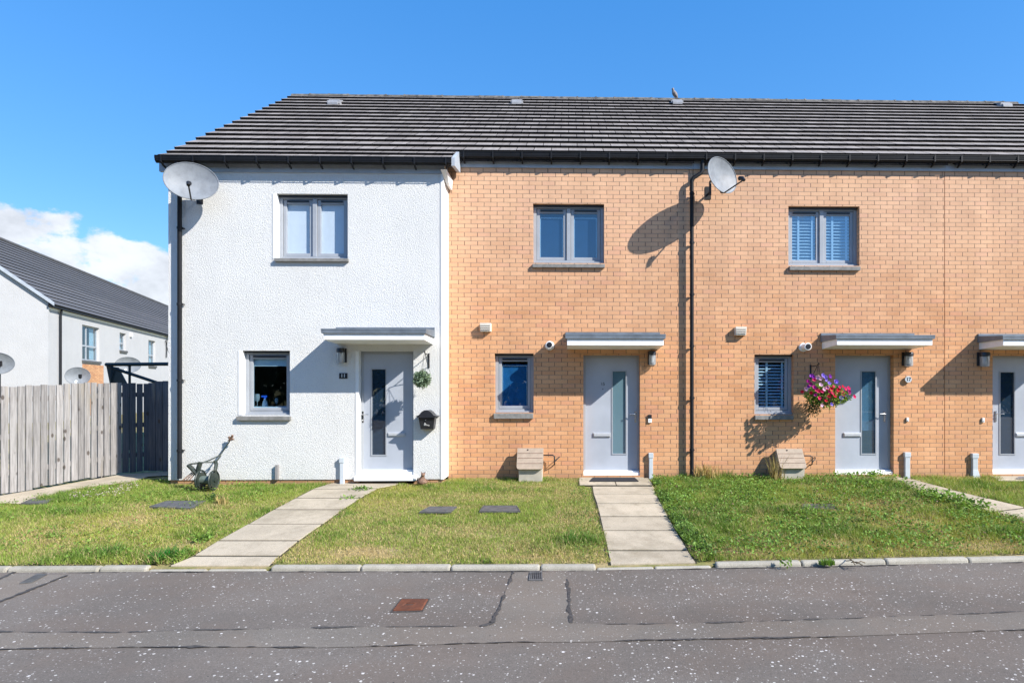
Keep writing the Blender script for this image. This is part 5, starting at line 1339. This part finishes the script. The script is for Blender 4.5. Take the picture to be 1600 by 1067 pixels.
# ------------------------------------------------------------------ lawns
def lawn(poly, n_m2, label, seed, dry=(), lush=(), clover=False, dryb=.02, hh=.034, edgeh=True, holes_=(), weedy=0.0):
    pl = [Pg(*k) for k in poly]; pl = [(v.x, v.y) for v in pl]
    x0, x1 = min(v[0] for v in pl), max(v[0] for v in pl); y0, y1 = min(v[1] for v in pl), max(v[1] for v in pl)
    rs_ = np.random.RandomState(seed); n = int((x1-x0)*(y1-y0)*n_m2)
    x = rs_.uniform(x0, x1, n); y = rs_.uniform(y0, y1, n); jx = (vnoise(x, y, 9, seed+9)-.5)*.07; ok = inpoly(x+jx, y, pl)
    ky = np.interp(x, [k.x for k in KL], [k.y for k in KL]); ok &= (y > ky+.115+.012*rs_.rand(n)) & (y < .0) & ~((y > YW-.0) & (x < wx1+.02) & (x > wx0-.02))
    for h_ in holes_:
        hp = [Pg(*k) for k in h_]; ok &= ~inpoly(x, y, [(v.x, v.y) for v in hp])
    d1 = vnoise(x, y, 1.6, seed+1); d2 = vnoise(x, y, 6.5, seed+2); d3 = vnoise(x, y, .7, seed+3)
    dens = .55+.6*d2; ok &= rs_.rand(n) < dens
    x, y, d1, d2, d3 = x[ok], y[ok], d1[ok], d2[ok], d3[ok]; n = len(x)
    dr = np.clip((d1*.5+d2*.3+d3*.45-.55+dryb)*2.2, 0, 1)*.8
    lu = np.clip((vnoise(x, y, 2.2, seed+7)*.6+vnoise(x, y, 8, seed+8)*.4-.52)*3.2, 0, 1)
    for px, py, rx_, ry_, s_ in dry:
        p = Pg(px, py); e = np.exp(-((x-p.x)/(rx_*1.35))**2-((y-p.y)/(ry_*1.35))**2)*(.45+1.3*d2); dr = np.maximum(dr, e*s_); lu *= (1-np.clip(e, 0, 1))
    for px, py, rx_, ry_, s_ in lush:
        p = Pg(px, py); e = np.exp(-((x-p.x)/rx_)**2-((y-p.y)/ry_)**2)*(.5+d2); lu = np.maximum(lu, e*s_); dr *= (1-np.clip(e, 0, 1)*.8)
    H = hh*(.5+.8*rs_.rand(n))*(.6+.9*d2)*(1+1.1*lu)*(1-.72*np.clip(dr, 0, 1))
    H *= np.where((y > -.25), 1.3, 1)
    a = rs_.rand(n)*2*math.pi; w_ = .0020+.0024*rs_.rand(n); w_ *= (1+.6*lu)
    le = rs_.normal(size=(n, 2))*.55*H[:, None]
    z = np.maximum(y, -4.6)*SL
    base = np.stack([x, y, z-.008], 1); sd = np.stack([np.cos(a)*w_, np.sin(a)*w_, np.zeros(n)], 1); tip = base+np.stack([le[:, 0], le[:, 1], H+.008], 1)
    V = np.stack([base-sd, base+sd, tip], 1).reshape(-1, 3); T = np.arange(3*n).reshape(n, 3)
    gA = np.array((.255, .340, .062)); gB = np.array((.145, .255, .042)); gD = np.array((.60, .47, .24)); gY = np.array((.38, .385, .08))
    col = gA[None]*(1-lu[:, None])+gB[None]*lu[:, None]; yl = np.clip((d3-.36+dryb)*2.6, 0, 1)[:, None]*.75*(1-lu[:, None]); col = col*(1-yl)+gY[None]*yl
    sdry = (rs_.rand(n) < (.10+.85*dr))[:, None]; col = np.where(sdry, gD[None]*(.6+.5*rs_.rand(n)[:, None]), col)
    col *= (.72+.5*rs_.rand(n))[:, None]
    c4 = np.ones((n, 4)); c4[:, :3] = col; c4 = np.repeat(c4, 3, axis=0)
    o = mesh_arrays('grass', V, T, M['grass'], c4); tag(o, label, 'grass', None, 'stuff')
    return pl, rs_
edgeL2 = [(645, 744), (706, 743), (905, 743), (906, 759), (926, 762), (928, 773), (933, 788), (938, 808), (943, 830), (951, 860), (957, 885), (955, 888), (410, 888), (440, 868), (467, 846), (504, 820), (536, 797), (563, 779), (590, 764), (622, 757)]
cov = [[(240, 794), (264, 786), (316, 786), (298, 796)], [(659, 802), (674, 795), (712, 795), (702, 802)], [(752, 801), (758, 794), (805, 794), (810, 801)]]
lawn([(-330, 893), (-100, 810), (0, 787), (36, 789), (66, 779), (110, 767), (160, 759), (210, 753), (236, 744), (240, 740), (545, 740), (540, 750), (506, 760), (489, 765), (462, 779), (428, 797), (388, 820), (341, 846), (302, 868), (258, 885), (236, 889), (0, 889), (-330, 893)],
     8800, 'patchy green lawn left of the white house path', 31, dry=[(90, 845, .9, .25, .35), (230, 815, 1.1, .3, .35), (200, 855, .5, .2, .3)], lush=[(160, 868, .5, .22, 1.0), (265, 872, .45, .3, 1.0), (120, 800, .6, .18, .9), (85, 838, .18, .06, .9), (380, 760, 1.2, .08, .6)], holes_=cov)
lawn(edgeL2, 9800, 'mown green and straw coloured lawn between the two middle paths', 32, dryb=.12, hh=.026, dry=[(560, 862, .40, .16, 1.1), (600, 868, .3, .1, .9), (820, 870, .30, .10, .8), (745, 776, 1.3, .25, .5), (720, 830, .7, .25, .55), (690, 792, .35, .12, .8), (700, 850, .5, .1, .3)],
     lush=[(900, 845, .5, .35, .9), (620, 775, .5, .2, .5), (520, 840, .2, .3, .4)], holes_=cov)
L3 = [(1016, 743), (1405, 743), (1400, 751), (1429, 766), (1486, 781), (1547, 801), (1604, 816), (1670, 836), (1760, 862), (1800, 866), (1600, 873), (1300, 880), (1120, 884), (1103, 886), (1085, 870), (1062, 837), (1045, 810), (1033, 787), (1023, 768), (1020, 756)]
lawn(L3, 8800, 'weedy bright green lawn right of the middle path', 33, dryb=-.05, hh=.044, dry=[(1150, 862, .5, .13, .9), (1220, 845, .35, .2, .8), (1290, 850, .35, .14, .7), (1420, 858, .5, .12, .5), (1530, 853, .6, .16, 1.0), (1280, 789, .40, .10, 1.3)],
     lush=[(1075, 840, .3, .5, 1.0), (1130, 815, .25, .12, 1.0), (1240, 845, .15, .1, .6), (1320, 755, 1.1, .15, .9), (1480, 800, .9, .3, .6), (1360, 838, .5, .1, .6), (1580, 835, .6, .2, .9)], holes_=[[(1262, 798), (1266, 794), (1296, 794), (1300, 798)]])
lawn([(1418, 744), (1562, 744), (1565, 753), (1700, 756), (1700, 816), (1662, 808), (1602, 793), (1543, 779), (1490, 766), (1441, 753)], 5200, 'small green lawn above the right hand path', 34, hh=.045)

# broad-leaved weeds, clover and seed heads scattered in the lawns
def broad(poly, n, label, seed, size, mat, zl=.03, hmax=.05, patches=None, flat=.6):
    pl = [Pg(*k) for k in poly]; pl = [(v.x, v.y) for v in pl]; rs_ = np.random.RandomState(seed)
    x0, x1 = min(v[0] for v in pl), max(v[0] for v in pl); y0, y1 = min(v[1] for v in pl), max(v[1] for v in pl)
    x = rs_.uniform(x0, x1, n); y = rs_.uniform(y0, y1, n); ok = inpoly(x, y, pl) & (y < -.03)
    ok &= rs_.rand(n) < np.clip((vnoise(x, y, 1.9, seed+1)*.6+vnoise(x, y, 7, seed+2)*.4-.42)*5, 0.03, 1)
    ky = np.interp(x, [k.x for k in KL], [k.y for k in KL]); ok &= y > ky+.13; x, y = x[ok], y[ok]; n = len(x); z = np.maximum(y, -4.6)*SL+zl+rs_.rand(n)*hmax
    ax = rs_.normal(size=(n, 3)); ax[:, 2] = np.abs(ax[:, 2])*flat; ax /= np.linalg.norm(ax, axis=1)[:, None]
    sd = np.cross(ax, rs_.normal(size=(n, 3))*np.array((.4, .4, 1.5))); sd /= np.linalg.norm(sd, axis=1)[:, None]
    L = size*(.7+.7*rs_.rand(n))[:, None]; b0 = np.stack([x, y, z], 1)
    V = np.stack([b0, b0+ax*L*.5+sd*L*.3, b0+ax*L, b0+ax*L*.5-sd*L*.3], 1).reshape(-1, 3)
    o = mesh_arrays('weed_leaves', V, np.arange(4*n).reshape(n, 4), mat); tag(o, label, 'weeds', None, 'stuff')
broad(L3, 26000, 'broad leaved weeds spread through the right lawn', 41, .034, M['weed_green'])
broad(L3, 14000, 'darker leaves of weeds spread through the right lawn', 45, .032, M['leaf'])
broad(L3, 1500, 'brown seed heads in the right lawn', 43, .026, M['pillar'], .05, .04)
broad([(1300, 741), (1398, 744), (1429, 764), (1486, 779), (1547, 799), (1620, 818), (1600, 830), (1500, 800), (1400, 770), (1300, 757)], 9000, 'taller leafy weeds along the right path edge', 47, .05, M['weed_green'], .04, .09)
broad([(1018, 750), (1030, 752), (1062, 805), (1100, 850), (1130, 884), (1104, 885), (1062, 837), (1033, 787)], 7000, 'dense dark leaves overhanging the middle path edge', 49, .035, M['leaf'], .02, .05)
broad([(-100, 830), (0, 790), (110, 770), (262, 745), (460, 760), (460, 778), (340, 845), (262, 886), (0, 886)], 9000, 'scattered broad leaves in the left lawn', 51, .028, M['weed_green'])
broad([(205, 888), (235, 860), (300, 845), (340, 838), (300, 866), (262, 889)], 2600, 'lush broad leaves by the foot of the left path', 52, .034, M['weed_green'], .01, .05)
broad([(100, 772), (205, 757), (222, 764), (180, 782), (110, 784)], 700, 'pale clover heads in the left lawn', 53, .022, M['petal_white'], .05, .03, flat=2)
broad([(906, 744), (932, 800), (957, 884), (940, 884), (900, 870), (880, 800)], 2500, 'small leaves along the middle lawn edge', 55, .022, M['leaf'], .01, .03)
# moss and grit lines in the gutter by the kerb
broad([(-300, 901), (-300, 896.5), (420, 895.5), (932, 894), (1600, 880), (1600, 883)], 0, 'x', 57, .02, M['leaf']) if False else None

# tree belt across the street, behind the viewer: added for the ground floor windows to reflect, tall to block low sky
rs = random.Random(77)
for k, x in enumerate((-50, -41, -32, -23, -14, -5, 4, 13, 22, 31, 41)):
    y = -31+rs.uniform(-2, 2); hgt = rs.uniform(7.2, 9.2)
    o = empty('tree', (x, y, ZR), 'broad green tree across the street, number %d' % (k+1) if False else 'unseen broad green tree added across the street for the windows to reflect', 'tree', 'trees across the street')
    b = MB(); b.loft([(x, y, ZR), (x+.1, y, ZR+1.2), (x, y, ZR+hgt*.7)], [.22, .16, .06], 8); b.build('trunk', M['basket'], o)
    leaf_cloud('crown', (x, y, ZR+hgt*.52), (6.4, 3.0, hgt*.5), 7500, .5, M['leaf_far'], o, 100+k, .05, 1.4)
